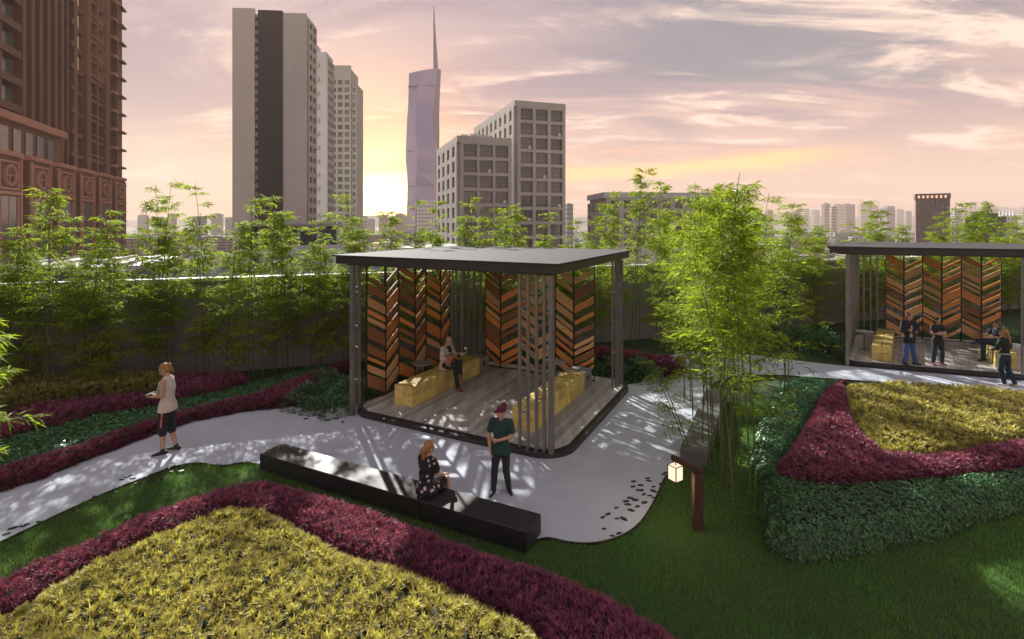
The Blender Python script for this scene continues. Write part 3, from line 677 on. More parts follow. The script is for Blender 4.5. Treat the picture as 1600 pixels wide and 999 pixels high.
# grass blades on the lawn
def lawn():
    rng = np.random.default_rng(2); N = 620000
    X = rng.uniform(-11, 12.5, N); Y = rng.uniform(5.6, 14.5, N)
    keep = (np.abs(X) < Y * 1.02 + .3) & (rng.uniform(0, 1, N) < np.clip(8.0 / Y, .3, 1) ** 1.2); xy = np.stack([X, Y], 1)[keep]
    keep = ~pip(xy, path_poly)
    for p in (f_in, f_out + [(2.1, 4.6), (-8, 4.6)], r_y, r_m, r_g, r_g2, l_m1, l_g1, l_m2, l_y): keep &= ~pip(xy, p)
    keep &= ~pip(xy, [P1(0, 0), P1(6, 0), P1(6, 5.7), P1(0, 5.7)])
    bx = Vector((-.895, .446)); bo = Vector((.22, 7.745)); nn = Vector((.446, .895))
    keep &= ~pip(xy, [tuple(bo), tuple(bo + bx * 5.92), tuple(bo + bx * 5.92 + nn * .55), tuple(bo + nn * .55)])
    keep &= ~pip(xy, l_lawn_excl)
    xy = xy[keep]; k = len(xy)
    P = np.column_stack([xy, np.full(k, -.005)]); a = rng.uniform(0, 2 * np.pi, k); t = rng.uniform(0, .55, k)
    D = np.stack([np.cos(a) * t, np.sin(a) * t, np.ones(k)], 1); S = np.stack([-np.sin(a), np.cos(a), np.zeros(k)], 1)
    cl = vnoise(xy[:, 0], xy[:, 1], 3, 5); L = rng.uniform(.035, .085, k) * (.75 + .5 * cl); W = .0065 * np.clip(xy[:, 1] / 7, 1, 1.6)
    D = unit(D); V = np.stack([P - S * W[:, None] / 2, P + S * W[:, None] / 2, P + D * L[:, None]], 1).reshape(-1, 3)
    r = np.clip(rng.uniform(0, 1, k) * .7 + .3 * vnoise(xy[:, 0], xy[:, 1], 1.1, 9), 0, 1)
    me = np_mesh('lawn_grass', V, np.arange(3 * k).reshape(k, 3), M_grass, np.repeat(r, 3))
    tag(link(bpy.data.objects.new('lawn_grass', me)), 'short green lawn grass round the path and beds', 'grass', None, 'stuff'); print('grass', k)
l_lawn_excl = [G(545, 655), G(450, 636), G(480, 620), G(560, 560), P1(7.5, 3)]
lawn()

# bamboo -----------------------------------------------------------------
def bamboo_meshes(seed, H=5.6, culms=3, base_r=.28, leafL=.16, leafW=.022, zmin=.9, spread=.30, brl=.62, per=6):
    rd = random.Random(seed); rng = np.random.default_rng(seed); st = MB(); Ps = []; Ds = []
    for c in range(culms):
        a = rd.uniform(0, 6.28); bx, by = base_r * math.cos(a) * rd.uniform(.3, 1), base_r * math.sin(a) * rd.uniform(.3, 1)
        la = rd.uniform(0, 6.28); ln = rd.uniform(.1, spread); h = H * rd.uniform(.78, 1.0) if c else H
        def cp(z, bx=bx, by=by, la=la, ln=ln, h=h):
            t = z / h; return Vector((bx + math.cos(la) * ln * t * t * 1.3, by + math.sin(la) * ln * t * t * 1.3, z))
        zs = np.linspace(-.05, h, 14); st.tube([cp(z) for z in zs], [max(.005, .017 * (1 - .75 * z / h)) for z in zs], 6, round_=False)
        z = zmin + rd.uniform(0, .3)
        while z < h * .985:
            t = z / h; nb = rd.choice([1, 2, 3]) if t > .42 else rd.choice([0, 1, 2, 2])
            for k in range(nb):
                ba = rd.uniform(0, 6.28); L = brl * (1.0 - .75 * max(0, (t - .45) / .55)) * rd.uniform(.55, 1.15) * (.6 + .4 * min(1, t / .35)); L = max(L, .14)
                up = rd.uniform(.15, 1.5); d = Vector((math.cos(ba), math.sin(ba), up)).normalized(); p0 = cp(z); pts = [p0]; dd = d.copy(); q = p0.copy()
                for s in range(4): q = q + dd * L / 4; dd = (dd + Vector((0, 0, -.16))).normalized(); pts.append(q.copy())
                st.tube(pts, [.005, .004, .003, .0025, .0015], 3, caps=False)
                for s in range(1, 5):
                    for side in (-1, 1) if s < 4 else (0,):
                        tb = pts[s]; td = (dd + Vector((-dd.y, dd.x, 0)) * side * .9).normalized()
                        tl = .10 + .16 * rd.random(); tp = tb + td * tl * (1 if side else .3)
                        for u in range(per):
                            f = u / max(1, per - 1); o = tb.lerp(tp, f); la_ = rd.uniform(-1.1, 1.1)
                            e = Vector((td.x * math.cos(la_) - td.y * math.sin(la_), td.x * math.sin(la_) + td.y * math.cos(la_), rd.uniform(-.55, .45)))
                            Ps.append(o[:]); Ds.append(e[:])
            z += rd.uniform(.15, .34)
    P = np.array(Ps); D = np.array(Ds); k = len(P)
    V, F, r = leaf_arrays(P, D, leafL * rng.uniform(.6, 1.2, k), leafW * rng.uniform(.8, 1.2, k), rng.uniform(0, 1, k), droop=.25, up=unit(np.array([0, 0, 1.]) + rng.normal(0, .5, (k, 3))))
    return np_mesh('foliage', V, F, M_bam, r), st.mesh('culm', M_culm)
BAM = [bamboo_meshes(100 + i, H=5.7, zmin=.6, leafL=.21, leafW=.030, brl=.72, per=5) for i in range(5)]
BAMT = [bamboo_meshes(200 + i, H=5.9, culms=3, base_r=.32, zmin=1.5, leafL=.21, leafW=.029, brl=1.0, spread=.6, per=4) for i in range(5)]
BAMH = [bamboo_meshes(240 + i, H=5.9, culms=3, base_r=.3, zmin=2.3, leafL=.21, leafW=.029, brl=1.0, spread=.6, per=4) for i in range(2)]
print('bamboo leaves', [len(b[0].polygons) for b in BAM + BAMT])
def bamboo(lib, i, x, y, s, label, group, sz=None, lean=(0, 0), rz=None):
    t = empty('bamboo', (x, y, 0), random.uniform(0, 6.28) if rz is None else rz, label, 'bamboo', group); t.scale = (s, s, sz or s)
    t.rotation_euler[0], t.rotation_euler[1] = lean
    inst('foliage', lib[i % len(lib)][0], t); inst('culm', lib[i % len(lib)][1], t)
rb = random.Random(42); k = 0
s = -3.5
while s < 50:
    x, y = wallpt(s, -rb.uniform(.45, 1.5)); px = 800 + FPX * x / y
    if s < 11.2: g = ('slender bamboo in the dense row before the wall left of the middle pavilion', 'bamboo row left of the middle pavilion'); hs = rb.uniform(.78, 1.1)
    elif s < 20: g = ('slender bamboo showing above the roof of the middle pavilion', 'bamboo row behind the middle pavilion'); hs = rb.uniform(.9, 1.1)
    elif s < 29: g = ('slender bamboo before the wall right of the middle pavilion', 'bamboo row right of the middle pavilion'); hs = rb.uniform(1.0, 1.25)
    else: g = ('slender bamboo rising behind the right pavilion', 'bamboo row behind the right pavilion'); hs = rb.uniform(.82, 1.1)
    marks = [(15, 'at the very left frame edge'), (90, 'at the frame left under the brown complex'), (200, 'before the medallion windows of the brown complex'), (290, 'before the gap right of the brown complex'), (360, 'just left of the slab tower'), (450, 'before the dark striped slab tower'), (520, 'before the two pale towers behind the slab tower'),
             (590, 'left of the setting sun'), (690, 'under the glass skyscraper'), (790, 'before the lower beige office block'), (890, 'before the tall beige office block'), (1010, 'before the wide low office block'), (1120, 'before the right end of the wide low office block'), (1240, 'behind the tall clump'), (1330, 'before the far skyline left of the right pavilion roof'), (1430, 'left of the dark brown office tower'), (1490, 'before the dark brown office tower'), (1560, 'right of the dark brown office tower'), (9999, 'at the frame right')]
    g = ('slender bamboo in the wall row ' + next(t for lim, t in marks if px < lim), g[1])
    if px < 1750:
        bamboo(BAM, k, x, y, rb.uniform(.95, 1.2), g[0], g[1], sz=hs, lean=(rb.uniform(-.05, .05), rb.uniform(-.05, .05))); k += 1
    s += rb.choice([.3, .55, .8, 1.1]) if s < 11 else rb.uniform(.75, 1.2)
CL = [(1150, 772, 1.0, 'frontmost tall bamboo of the clump, rising from the lawn right of the lamp'), (1125, 742, .95, 'tall bamboo of the clump closest to the lamp post'), (1165, 795, .93, 'shorter bamboo at the front of the clump beside the dark hedge corner'),
      (1108, 712, .86, 'low bamboo of the clump against the near end of the grey stone bench'), (1140, 700, 1.02, 'tallest bamboo in the middle of the clump'), (1235, 640, .93, 'bamboo at the back right of the clump in the pale ground cover'),
      (1100, 660, .9, 'bamboo of the clump halfway along the grey stone bench'), (1160, 662, .97, 'bamboo at the back of the clump behind the tallest one'), (1072, 625, .82, 'short bamboo overhanging the path left of the clump'), (1130, 600, .9, 'rearmost bamboo of the clump at the path bend')]
for (px, py, hh, lb) in CL:
    X, Y = G(px, py); bamboo(BAMH if (px, py) in ((1140, 700), (1160, 662), (1150, 772)) else BAMT, k, X, Y, 1.0, lb, 'tall bamboo clump beside the lamp', sz=hh, lean=(rb.uniform(-.04, .04), rb.uniform(-.06, .06))); k += 1
X, Y = G(1084, 722); SAP = bamboo_meshes(301, H=2.3, culms=2, base_r=.1, zmin=.5, leafL=.13, leafW=.017, brl=.35, spread=.5, per=5)
bamboo([SAP], 0, X, Y, 1, 'thin low bamboo shoot leaning over the grey stone bench', None, lean=(0, -.28), rz=0)
NEAR = bamboo_meshes(302, H=3.9, culms=4, base_r=.3, zmin=1.5, leafL=.24, leafW=.03, brl=.95, spread=.6, per=6)
bamboo([NEAR], 0, -7.75, 6.9, 1.0, 'large leafed bamboo reaching into the frame at the left edge', None, lean=(0, .05), rz=1.0)
bamboo([NEAR], 0, -8.6, 6.6, .9, 'second large bamboo just outside the left edge', None, lean=(0, .05), rz=3.0)
# shade bamboo beside the scene where the photograph's shadows come from

# ------------------------------------------------------------------ city
def glass(name, c, r=.15): return mat(name, c, r, 0, .3, .5, spec=.8)
M_glassd = mat('dark window glass', (.035, .04, .05), .15, 0, .3, .5, spec=.8, rnd=.6, rndcol=(.22, .20, .18)); M_glassb = glass('blue grey glass', (.06, .08, .10))
M_brown = mat('brown stone facade', (.19, .098, .062), .8, 0, .3, .15); M_brownl = mat('light brown stone trim', (.42, .21, .14), .8, 0, .2, .3)
M_beige = mat('beige concrete facade', (.45, .42, .38), .85, 0, .25, .08); M_beige2 = mat('pale concrete facade', (.55, .54, .53), .85, 0, .2, .08)
M_char = mat('charcoal facade panel', (.065, .06, .065), .7, 0, .2, .1); M_frame = mat('window frame', (.30, .26, .22), .6)
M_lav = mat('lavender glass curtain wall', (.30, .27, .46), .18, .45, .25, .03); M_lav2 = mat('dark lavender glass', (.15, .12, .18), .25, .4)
M_white = mat('white facade', (.62, .62, .62), .7); M_lit = mat('lit window pane', (1, .62, .38), .5, emit=.35)
def facade(root, M, W, z0, z1, cols, rows, marg, ww, wh, mw, mg, depth=.5, mull=2, name='window', cap=300, win=True, skip=None):
    """wall grid proud of a recessed back, windows as parts. M: 4x4 of the wall (x along, -y outward)"""
    m = MB(); pw = (W - 2 * marg) / cols; ph = (z1 - z0) / rows
    m.box(0, marg + (pw - ww) / 2, -depth, 0, z0, z1, M=M); m.box(W - marg - (pw - ww) / 2, W, -depth, 0, z0, z1, M=M)
    for c in range(1, cols): m.box(marg + c * pw - (pw - ww) / 2, marg + c * pw + (pw - ww) / 2, -depth, 0, z0, z1, M=M)
    for r in range(rows + 1):
        zb = z0 + r * ph - (ph - wh) / 2; zt = zb + (ph - wh); zb, zt = max(zb, z0), min(zt, z1)
        for c in range(cols):
            xa = marg + c * pw + (pw - ww) / 2; m.box(xa, xa + ww, -depth + .03, 0, zb, zt, M=M)
    m.build('wall', mw, root)
    if not win: return
    f = MB(); t = max(.06, ww * .03)
    f.box(0, ww, -.06, -.02, 0, wh, mi=0)
    for q in range(mull + 1): x = q * (ww - t) / mull; f.box(x, x + t, -.14, -.061, 0, wh, mi=1)
    for z in (0, wh * .30, wh - t): f.box(t, ww - t, -.13, -.062, z, z + t, mi=1)
    me = f.mesh(name, [mg, M_frame]); n = 0; extra = []
    for r in range(rows):
        for c in range(cols):
            if skip and skip(r, c): continue
            Mx = M @ Matrix.Translation((marg + c * pw + (pw - ww) / 2, 0, z0 + r * ph + (ph - wh) / 2))
            inst(name, me, root, M=Mx)
def face_front(x=0): return Matrix.Translation((x, 0, 0))
def face_left(D): # wall at x=0 seen from -x, running back to front
    return Matrix.Translation((0, D, 0)) @ Matrix.Rotation(R(-90), 4, 'Z')
def face_right(W, D): return Matrix.Translation((W, 0, 0)) @ Matrix.Rotation(R(90), 4, 'Z')
def hbox(root, name, m, *a):
    return MB().box(*a).build(name, m, root)

# right of the glass tower: two stepped office blocks
def office(x, y, W, D, top, cols, label, rows, side_cols):
    r = empty('office_block', (x, y, GZ), math.atan2(.322, .947), label, 'building'); H = top - GZ; ph = 3.93; par = 1.6
    hbox(r, 'core', M_beige, .1, W, .1, D, 0, H - .4)
    z0 = H - par - rows * ph
    facade(r, face_front(), W, z0, H - par, cols, rows, .5, 3.5, 3.1, M_beige, M_glassd, .8, 3)
    facade(r, face_left(D), D, z0, H - par, side_cols, rows, .5, (D - 1) / side_cols * .45, 2.7, M_beige, M_glassd, .8, 2)
    m = MB(); m.box(-.8, W + .02, -.8, 0.0, H - par, H); m.box(-.8, 0, 0, D, H - par, H); m.build('parapet', M_beige, r)
    m = MB(); m.box(-.8, W + .02, -.8, 0.09, 0, z0); m.box(-.8, .09, .09, D, 0, z0); m.build('base_wall', M_beige, r)
    hbox(r, 'plant_room', M_beige2, W * .35, W * .75, D * .3, D * .5, H - .4, H + 2.2); hbox(r, 'roof_tank', M_white, W * .1, W * .25, D * .15, D * .22, H - .4, H + 1.2)
    ac = MB().box(0, .9, -.45, 0, 0, .7).mesh('air_conditioner', M_white)
    for q in range(rows * cols):
        if (q * 7 + cols) % 5 == 0: inst('air_conditioner', ac, r, (.5 + (q % cols + .62) * (W - 1) / cols, .0, z0 + (q // cols) * ph + .55))
    return r
office(1.2, 140, 14.2, 43, 37.8, 3, 'tall beige office block with gridded windows right of the glass tower', 10, 9)
office(-13.2, 130, 13.5, 27, 26.6, 3, 'lower beige office block attached left of the tall one', 7, 4)
# wide low block
r = empty('office_block', (20.0, 110, GZ), math.atan2(.10, .995), 'wide low beige block behind the bamboo to the right', 'building'); H = 11.3 - GZ
hbox(r, 'core', M_beige, .1, 30, .1, 14, 0, H - .3)
facade(r, face_front(), 29, H - 12, H - 1.2, 10, 4, .4, 1.7, 1.7, M_beige, M_glassd, .5, 2); facade(r, face_left(14), 14, H - 12, H - 2, 4, 4, .4, 1.8, 1.7, M_beige, M_glassd, .5, 2)
m = MB(); m.box(-.6, 30, -.6, -.0, H - 1.2, H); m.box(-.6, 0, 0, 14, H - 1.2, H); m.box(-.5, 29, -.5, .09, 0, H - 12); m.box(-.5, .09, .09, 14, 0, H - 12); m.build('parapet', M_beige2, r)
# tall slab towers left of centre
r = empty('residential_tower', (-81.5, 151, GZ), math.atan2(.08, 1), 'tall pale slab tower with a dark vertical stripe', 'building'); H = 66.5 - GZ; W = 21.0
hbox(r, 'wall', M_beige2, 0, W, .0, 8, 0, H - .5); hbox(r, 'light_panel', M_beige2, 0, 6.3, -.6, -.002, 0, H + .9); hbox(r, 'dark_stripe', M_char, 7.3, 14.2, -.9, -.002, 0, H + .4)
hbox(r, 'light_panel', M_beige2, 14.25, W, -.6, -.002, 0, H - .1)
for k in range(38): hbox(r, 'balcony_slab', M_char, 6.31, 7.29, -.45, -.003, H - 2.5 * k - 2.6, H - 2.5 * k - 1.6)
facade(r, face_right(W, 8), 8.0, H - 78, H - 1.5, 2, 25, .5, 2.3, 1.7, M_beige, M_glassd, .5, 2)
r = empty('residential_tower', (-73, 190, GZ), math.atan2(.08, 1), 'pale tower half hidden behind the striped tower', 'building'); H = 67.6 - GZ
hbox(r, 'wall', M_beige2, 0, 4.6, 0, 9, 0, H); 
for k in range(14): hbox(r, 'balcony_slab', M_beige, -.0, 2.2, -.9, -.002, H - 6 - 5 * k, H - 4.6 - 5 * k)
facade(r, face_right(4.6, 9), 9.0, H - 72, H - 2, 3, 22, .5, 1.9, 1.9, M_beige, M_glassd, .5, 1)
hbox(r, 'shoulder', M_beige2, -4, -.01, 1, 9, 0, H + 4)
r = empty('residential_tower', (-77.5, 220, GZ), math.atan2(.06, 1), 'beige tower with a dense grid of small windows beside the sun', 'building'); H = 71 - GZ
hbox(r, 'core', M_beige, .1, 9.0, .1, 12, 0, H - 1); facade(r, face_front(), 8.9, H - 78, H - 5, 3, 23, .2, 1.9, 2.0, M_beige, M_glassd, .6, 2)
hbox(r, 'crown_wall', M_beige, 0, 8.9, -.6, .09, H - 5, H + .6); hbox(r, 'wing', M_beige, 8.95, 11.2, .6, 12, 0, H - 7)
facade(r, Matrix.Translation((8.95, .6, 0)), 2.2, H - 78, H - 8, 1, 22, .1, 1.3, 2.0, M_beige, M_glassd, .4, 1)

# twisted glass skyscraper with a spire
def sky_tower():
    Y0 = 700; S = Y0 / FPX; r = empty('glass_skyscraper', (-125, Y0, GZ), 0, 'tall faceted lavender glass skyscraper with a thin spire', 'building')
    # rows: z, left x, crease x, inner edge x, right x (metres from root x)
    px = lambda p: (p - 800) * S + 125
    rows = [(112, 637, 660, 683, 687), (135, 636.5, 655, 681, 685.5), (160, 636, 652, 678, 684.5), (180, 634.5, 650, 676, 684), (210, 633, 651, 677, 684.5), (235, 632, 653, 682, 684), (250, 632, 653, 682.5, 684), (270, 634, 652, 679, 683), (290, 635, 650, 679, 682), (325, 634, 650, 682, 684), (400, 632, 649, 683, 685)]
    V = []; n = 6
    for i, (py, a, b, c, d) in enumerate(rows):
        z = CAMZ + (HZ - py) * S - GZ; zc = z if i else z + 6
        bulge = 6 * math.sin(i * .9)
        V += [(px(a), 8, z), (px(b), -6 + bulge * .5, z), (px(c), -2 + bulge * .3, z if i else z + 4), (px(d), 14, zc), (px(d) - 8, 42, zc), (px(a) + 5, 40, z)]
    m = MB(); F = [(i * n + j, (i + 1) * n + j, (i + 1) * n + (j + 1) % n, i * n + (j + 1) % n) for i in range(len(rows) - 1) for j in range(n)]
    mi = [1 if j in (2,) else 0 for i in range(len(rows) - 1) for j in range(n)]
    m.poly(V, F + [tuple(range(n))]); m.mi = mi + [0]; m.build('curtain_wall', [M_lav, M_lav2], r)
    for py in (135, 237, 291):
        z = CAMZ + (HZ - py) * S - GZ; m = MB(); m.box(px(637.5), px(679), -3.0, 10, z - .4, z + .4); m.build('belt_course', M_lav2, r)
    m = MB(); zt = CAMZ + (HZ - 110) * S - GZ
    m.tube([(px(680.5), 4, zt - 8), (px(679.5), 4, zt + 22), (px(678), 4, zt + 56), (px(677.3), 4, zt + 89)], [3.6, 2.8, 1.5, .4], 6, round_=False); m.build('spire', M_lav2, r)
    b = MB()
    for k in range(9):
        for q in range(6): b.box(px(653) + q * 4.2, px(653) + q * 4.2 + 3.4, -8.4, -7.2, CAMZ - GZ + 26 - k * 5, CAMZ - GZ + 26 - k * 5 - 3.6 + 7)
    b.build('lower_cladding', M_white, r)
sky_tower()

# brown complex on the left
def brown_complex():
    ang = math.atan2(.929, -.369); Dr = Vector((-.369, .929)); e = Vector((-67.2, 90.0))
    L = 84.0; o = e + Vector((.369, -.929)) * L           # near end; local x runs away from the viewer
    r = empty('brown_tower_complex', (o.x, o.y, GZ), ang, 'brown stone tower complex with round medallion windows on the left', 'building'); g = -GZ
    fr = lambda s: L - s    # s measured from the far end
    hbox(r, 'podium_wall', M_brown, 0, L - 1, 2.0, 16, 0, g + 11.9)
    bays = 11
    for k in range(bays):
        x0 = fr(6.1 + 7.0 * k - .3); x1 = x0 + 5.0; z1 = g + 12.5
        if k * 7 + 6.1 > 62: continue
        b = hbox(r, 'bay', M_brown, x0, x1, .0, 2.0, 0, z1 - .5)
        hbox(b, 'bay_cornice', M_brownl, x0 - .1, x1 + .1, -.25, 2.0, z1 - .498, z1)
        # medallion panel frame
        m = MB(); a0, a1, c0, c1 = x0 + .5, x1 - .5, z1 - 4.1, z1 - 1.0
        for (p, q, u, v) in ((a0, a1, c1 - .25, c1), (a0, a1, c0, c0 + .25), (a0, a0 + .25, c0 + .25, c1 - .25), (a1 - .25, a1, c0 + .25, c1 - .25)): m.box(p, q, -.14, -.003, u, v)
        m.box(x0, x0 + .3, -.2, -.002, 0, z1 - .7); m.box(x1 - .3, x1, -.2, -.002, 0, z1 - .7); m.box(x0 + .3, x1 - .3, -.2, -.002, z1 - 4.6, z1 - 4.25); m.build('panel_frame', M_brownl, b)
        cx, cz, rr = (x0 + x1) / 2, (c0 + c1) / 2, 1.15; m = MB(); n = 24
        v = []; 
        for yy, q in ((-.30, rr), (-.30, rr * .8), (-.002, rr), (-.05, rr * .8)): v += [(cx + q * math.cos(2 * math.pi * j / n), yy, cz + q * math.sin(2 * math.pi * j / n)) for j in range(n)]
        F = []
        for j in range(n): k2 = (j + 1) % n; F += [(j, k2, n + k2, n + j), (j, 2 * n + j, 2 * n + k2, k2), (n + j, n + k2, 3 * n + k2, 3 * n + j)]
        m.poly(v, F); m.box(cx - .07, cx + .07, -.2, -.02, cz - rr * .8, cz + rr * .8); m.box(cx - rr * .8, cx - .08, -.19, -.02, cz - .07, cz + .07); m.box(cx + .08, cx + rr * .8, -.19, -.02, cz - .07, cz + .07)
        m.build('medallion', M_brownl, b)
        m = MB(); m.prism([(cx + rr * .79 * math.cos(2 * math.pi * j / n), cz + rr * .79 * math.sin(2 * math.pi * j / n)) for j in range(n)], 0, .012)
        gl = MB(); gl.poly([(x, -.016 + (.0 if z == 0 else .012), y) for x, y, z in m.v], m.f); gl.build('medallion_glass', M_glassd, b)
        w = hbox(r, 'window', M_glassd, x0 + .9, x1 - .9, -.06, -.003, g - 2, z1 - 4.8)
        m = MB(); m.box(cx - .06, cx + .06, -.1, -.061, g - 2, z1 - 4.8); m.box(x0 + .7, x0 + .9, -.14, -.003, g - 2, z1 - 4.8); m.box(x1 - .9, x1 - .7, -.14, -.003, g - 2, z1 - 4.8); m.build('window_frame', M_brownl, w)
    # stepped upper podium
    zt = g + 17.4; hbox(r, 'upper_podium', M_brown, 10, fr(19.3), 2.3, 4.4, g + 8, zt - .9); hbox(r, 'cornice', M_brownl, 9, fr(19.0), 1.7, 4.45, zt - .898, zt)
    for k in range(9):
        x = fr(22.7 + 2.8 * k); hbox(r, 'window', M_glassb, x - .85, x + .85, 2.2, 2.297, g + 12.6, zt - 1.6)
    # main shaft: piers, floor slabs, balconies and windows; u counts from the podium's far end
    yb, top, U = 4.5, g + 125, lambda u: L + u
    hbox(r, 'shaft', M_glassd, -10, U(8.9), yb, 30, 0, top)
    piers = [(6.2, 9.0, 1.4), (1.6, 3.9, 1.1), (-1.6, -.6, .8), (-6.6, -4.9, 1.1), (-11.4, -10, 1.0), (-13.4, -12.9, .9), (-15.4, -14.6, .9)]
    piers += [(-17.5 - 2.2 * i, -16.6 - 2.2 * i, .9) for i in range(5)] + [(-33, -31.5, 1.1), (-40, -38.5, 1.1), (-50, -48, 1.1)]
    for (u0, u1, d) in piers: hbox(r, 'pier', M_brown, U(u0), U(u1), yb - d, yb - .002, 0, top + .2)
    fl = 3.3; n = int((top - g - 8) / fl)
    def part(nm, x0, x1, y0, y1, h, mm): return MB().box(x0, x1, y0, y1, 0, h).mesh(nm, mm)
    b1 = part('balcony', U(4.0), U(6.1), yb - 1.7, yb, .5, M_brownl); b2 = part('balcony', U(7.0), U(9.4), yb - 2.0, yb - 1.41, .35, M_brown)
    b3 = part('floor_band', U(-4.8), U(1.5), yb - .75, yb, .6, M_brown); b4 = part('balcony', U(-12.8), U(-11.5), yb - 1.2, yb, .7, M_brown); b5 = part('floor_band', U(-9.9), U(-6.7), yb - .6, yb, .6, M_brown)
    b6 = part('balcony', U(-38.4), U(-27.5), yb - 1.3, yb, .9, M_brown); b7 = part('floor_band', U(-14.5), U(-13.5), yb - .5, yb, .8, M_brown)
    win = MB().box(0, .8, -.1, 0, 0, 2.0).mesh('window', M_lit); rail = part('railing', U(-4.6), U(1.4), yb - .9, yb - .8, .12, M_brownl)
    for q in range(n):
        z = g + 5 + q * fl
        for bb in (b1, b2, b3, b4, b5, b6, b7): inst('balcony' if bb in (b1, b2, b4, b6) else 'floor_band', bb, r, (0, 0, z))
        inst('railing', rail, r, (0, 0, z + 1.1))
        if z > g + 26:
            for u in (-4.3, -3.0, -.4, .6, -9.3, -8.0): inst('window', win, r, (U(u), yb - .02, z + .9))
    hbox(r, 'end_wall', M_brown, U(8.91), U(8.99), yb + .01, 30, 0, top)
    return r
brown_complex()

# single distant towers on the right
r = empty('office_tower', (195.5, 250, GZ), -.62, 'dark brown office tower with a lit crown above the right pavilion', 'building'); H = 18.5 - GZ
M_dbr = mat('dark brown facade', (.12, .07, .075), .7); hbox(r, 'core', M_dbr, .1, 12.6, .1, 14, 0, H - 2.5)
facade(r, face_front(), 12.6, H - 26, H - 2.5, 7, 9, .2, .95, 1.7, M_dbr, M_glassd, .5, 1); hbox(r, 'crown', M_dbr, -.3, 12.9, -.8, 14, H - 2.49, H)
for k in range(7): hbox(r, 'crown_window', M_lit, .7 + k * 1.65, 1.5 + k * 1.65, -.84, -.801, H - 2.1, H - .9)
r = empty('office_tower', (379, 400, GZ), .1, 'white office tower with small spires at the right edge', 'building'); H = 10 - GZ
hbox(r, 'core', M_white, .1, 14, .1, 12, 0, H); facade(r, face_front(), 14, H - 34, H - 1, 6, 10, .2, 1.2, 1.6, M_white, M_glassb, .5, 1)
for k in range(5): MB().tube([(1.2 + 2.9 * k, 2, H), (1.2 + 2.9 * k, 2, H + 2.5), (1.2 + 2.9 * k, 2, H + 5 + (k % 2) * 2)], [.9, .6, .05], 5, round_=False).build('spire', M_white, r)
r = empty('office_tower', (205, 235, GZ), .0, 'dark low tower beside the brown office tower', 'building'); hbox(r, 'wall', M_char, 11.8, 20, 0, 12, 0, 7.5 - GZ); hbox(r, 'plant_room', M_char, 13, 18, 2, 9, 7.5 - GZ, 9.0 - GZ)

# skyline blocks
def block_variant(seed):
    rd = random.Random(seed); m = MB(); w, d, h = 1, 1, 1; nf = rd.randint(9, 14); nc = rd.randint(3, 6)
    m.box(.02, .98, .02, .98, 0, .985)
    for q in range(nf): m.box(0, 1, 0, 1, q / nf, q / nf + .5 / nf, mi=1)
    for q in range(nc + 1): m.box(q / nc * .94, q / nc * .94 + .06, -.01, .019, 0, 1, mi=1)
    m.box(.3, .7, .3, .7, .985, 1 + .05 * rd.random(), mi=1)
    return m
FC = [mat('hazy facade ' + n, c, .8) for n, c in (('grey', (.28, .28, .31)), ('rose', (.36, .27, .26)), ('pale', (.48, .46, .46)), ('brown', (.24, .17, .14)))]
BV = [block_variant(i).mesh('high_rise', [M_glassb, FC[i % 4]]) for i in range(8)]
rb = random.Random(99)
def high_rise(px, Y, top_py, wpx, label, group, i=None):
    w = wpx / FPX * Y; X = (px - 800) / FPX * Y; H = CAMZ + (HZ - top_py) / FPX * Y - GZ
    o = inst('high_rise', BV[(i if i is not None else rb.randrange(8))], None, (X, Y, GZ), (0, 0, rb.uniform(-.3, .3)), (w, w * rb.uniform(.6, 1), H)); tag(o, label, 'high-rise', group)
SK = ('hazy high-rise on the far skyline to the right', 'far skyline high-rises on the right')
for (px, t, w) in ((1288, 318, 10), (1299, 323, 8), (1308, 319, 9), (1322, 319, 16), (1345, 318, 14), (1360, 321, 10), (1374, 326, 9), (1386, 322, 12), (1402, 327, 10), (1416, 330, 8), (1272, 328, 10), (1258, 326, 8), (1492, 326, 10), (1504, 322, 8), (1516, 330, 12), (1539, 314, 5), (1548, 326, 12), (1560, 331, 10), (1598, 324, 10), (1612, 318, 12), (1244, 331, 9), (1200, 328, 9), (1180, 332, 12), (1160, 330, 8), (1140, 333, 12)):
    high_rise(px, rb.uniform(900, 2300), t, w, *SK)
SK = ('hazy low tower block on the skyline near the setting sun', 'skyline blocks near the sun')
for (px, t, w) in ((560, 338, 14), (575, 342, 10), (592, 336, 12), (606, 340, 10), (618, 334, 12), (628, 338, 10), (886, 318, 10), (700, 342, 10)): high_rise(px, rb.uniform(500, 1300), t, w, *SK)
SK = ('hazy block beyond the trees left of the slab tower', 'hazy blocks left of the slab tower')
for (px, t, w) in ((215, 336, 12), (240, 340, 16), (262, 334, 10), (300, 338, 16), (330, 334, 14), (352, 340, 12)): high_rise(px, rb.uniform(500, 1200), t, w, *SK)
SK = ('low city building in the haze below the horizon on the right', 'low city buildings below the horizon')
for q in range(70):
    px = rb.uniform(1120, 1680); Y = rb.uniform(170, 800); hgt_ = rb.uniform(6, 20); w = rb.uniform(10, 26); X = (px - 800) / FPX * Y
    tag(inst('city_building', BV[rb.randrange(8)], None, (X, Y, GZ), (0, 0, rb.uniform(-.5, .5)), (w, w * rb.uniform(.6, 1.2), hgt_)), SK[0], 'building', SK[1])
SK = ('low city building behind the wall on the left', 'low city buildings behind the wall on the left')
for q in range(40):
    px = rb.uniform(180, 720); Y = rb.uniform(220, 700); hgt_ = rb.uniform(8, 22); w = rb.uniform(12, 30); X = (px - 800) / FPX * Y
    if abs(px - 420) < 75 and Y < 260: continue
    tag(inst('city_building', BV[rb.randrange(8)], None, (X, Y, GZ), (0, 0, rb.uniform(-.5, .5)), (w, w * rb.uniform(.6, 1.2), hgt_)), SK[0], 'building', SK[1])

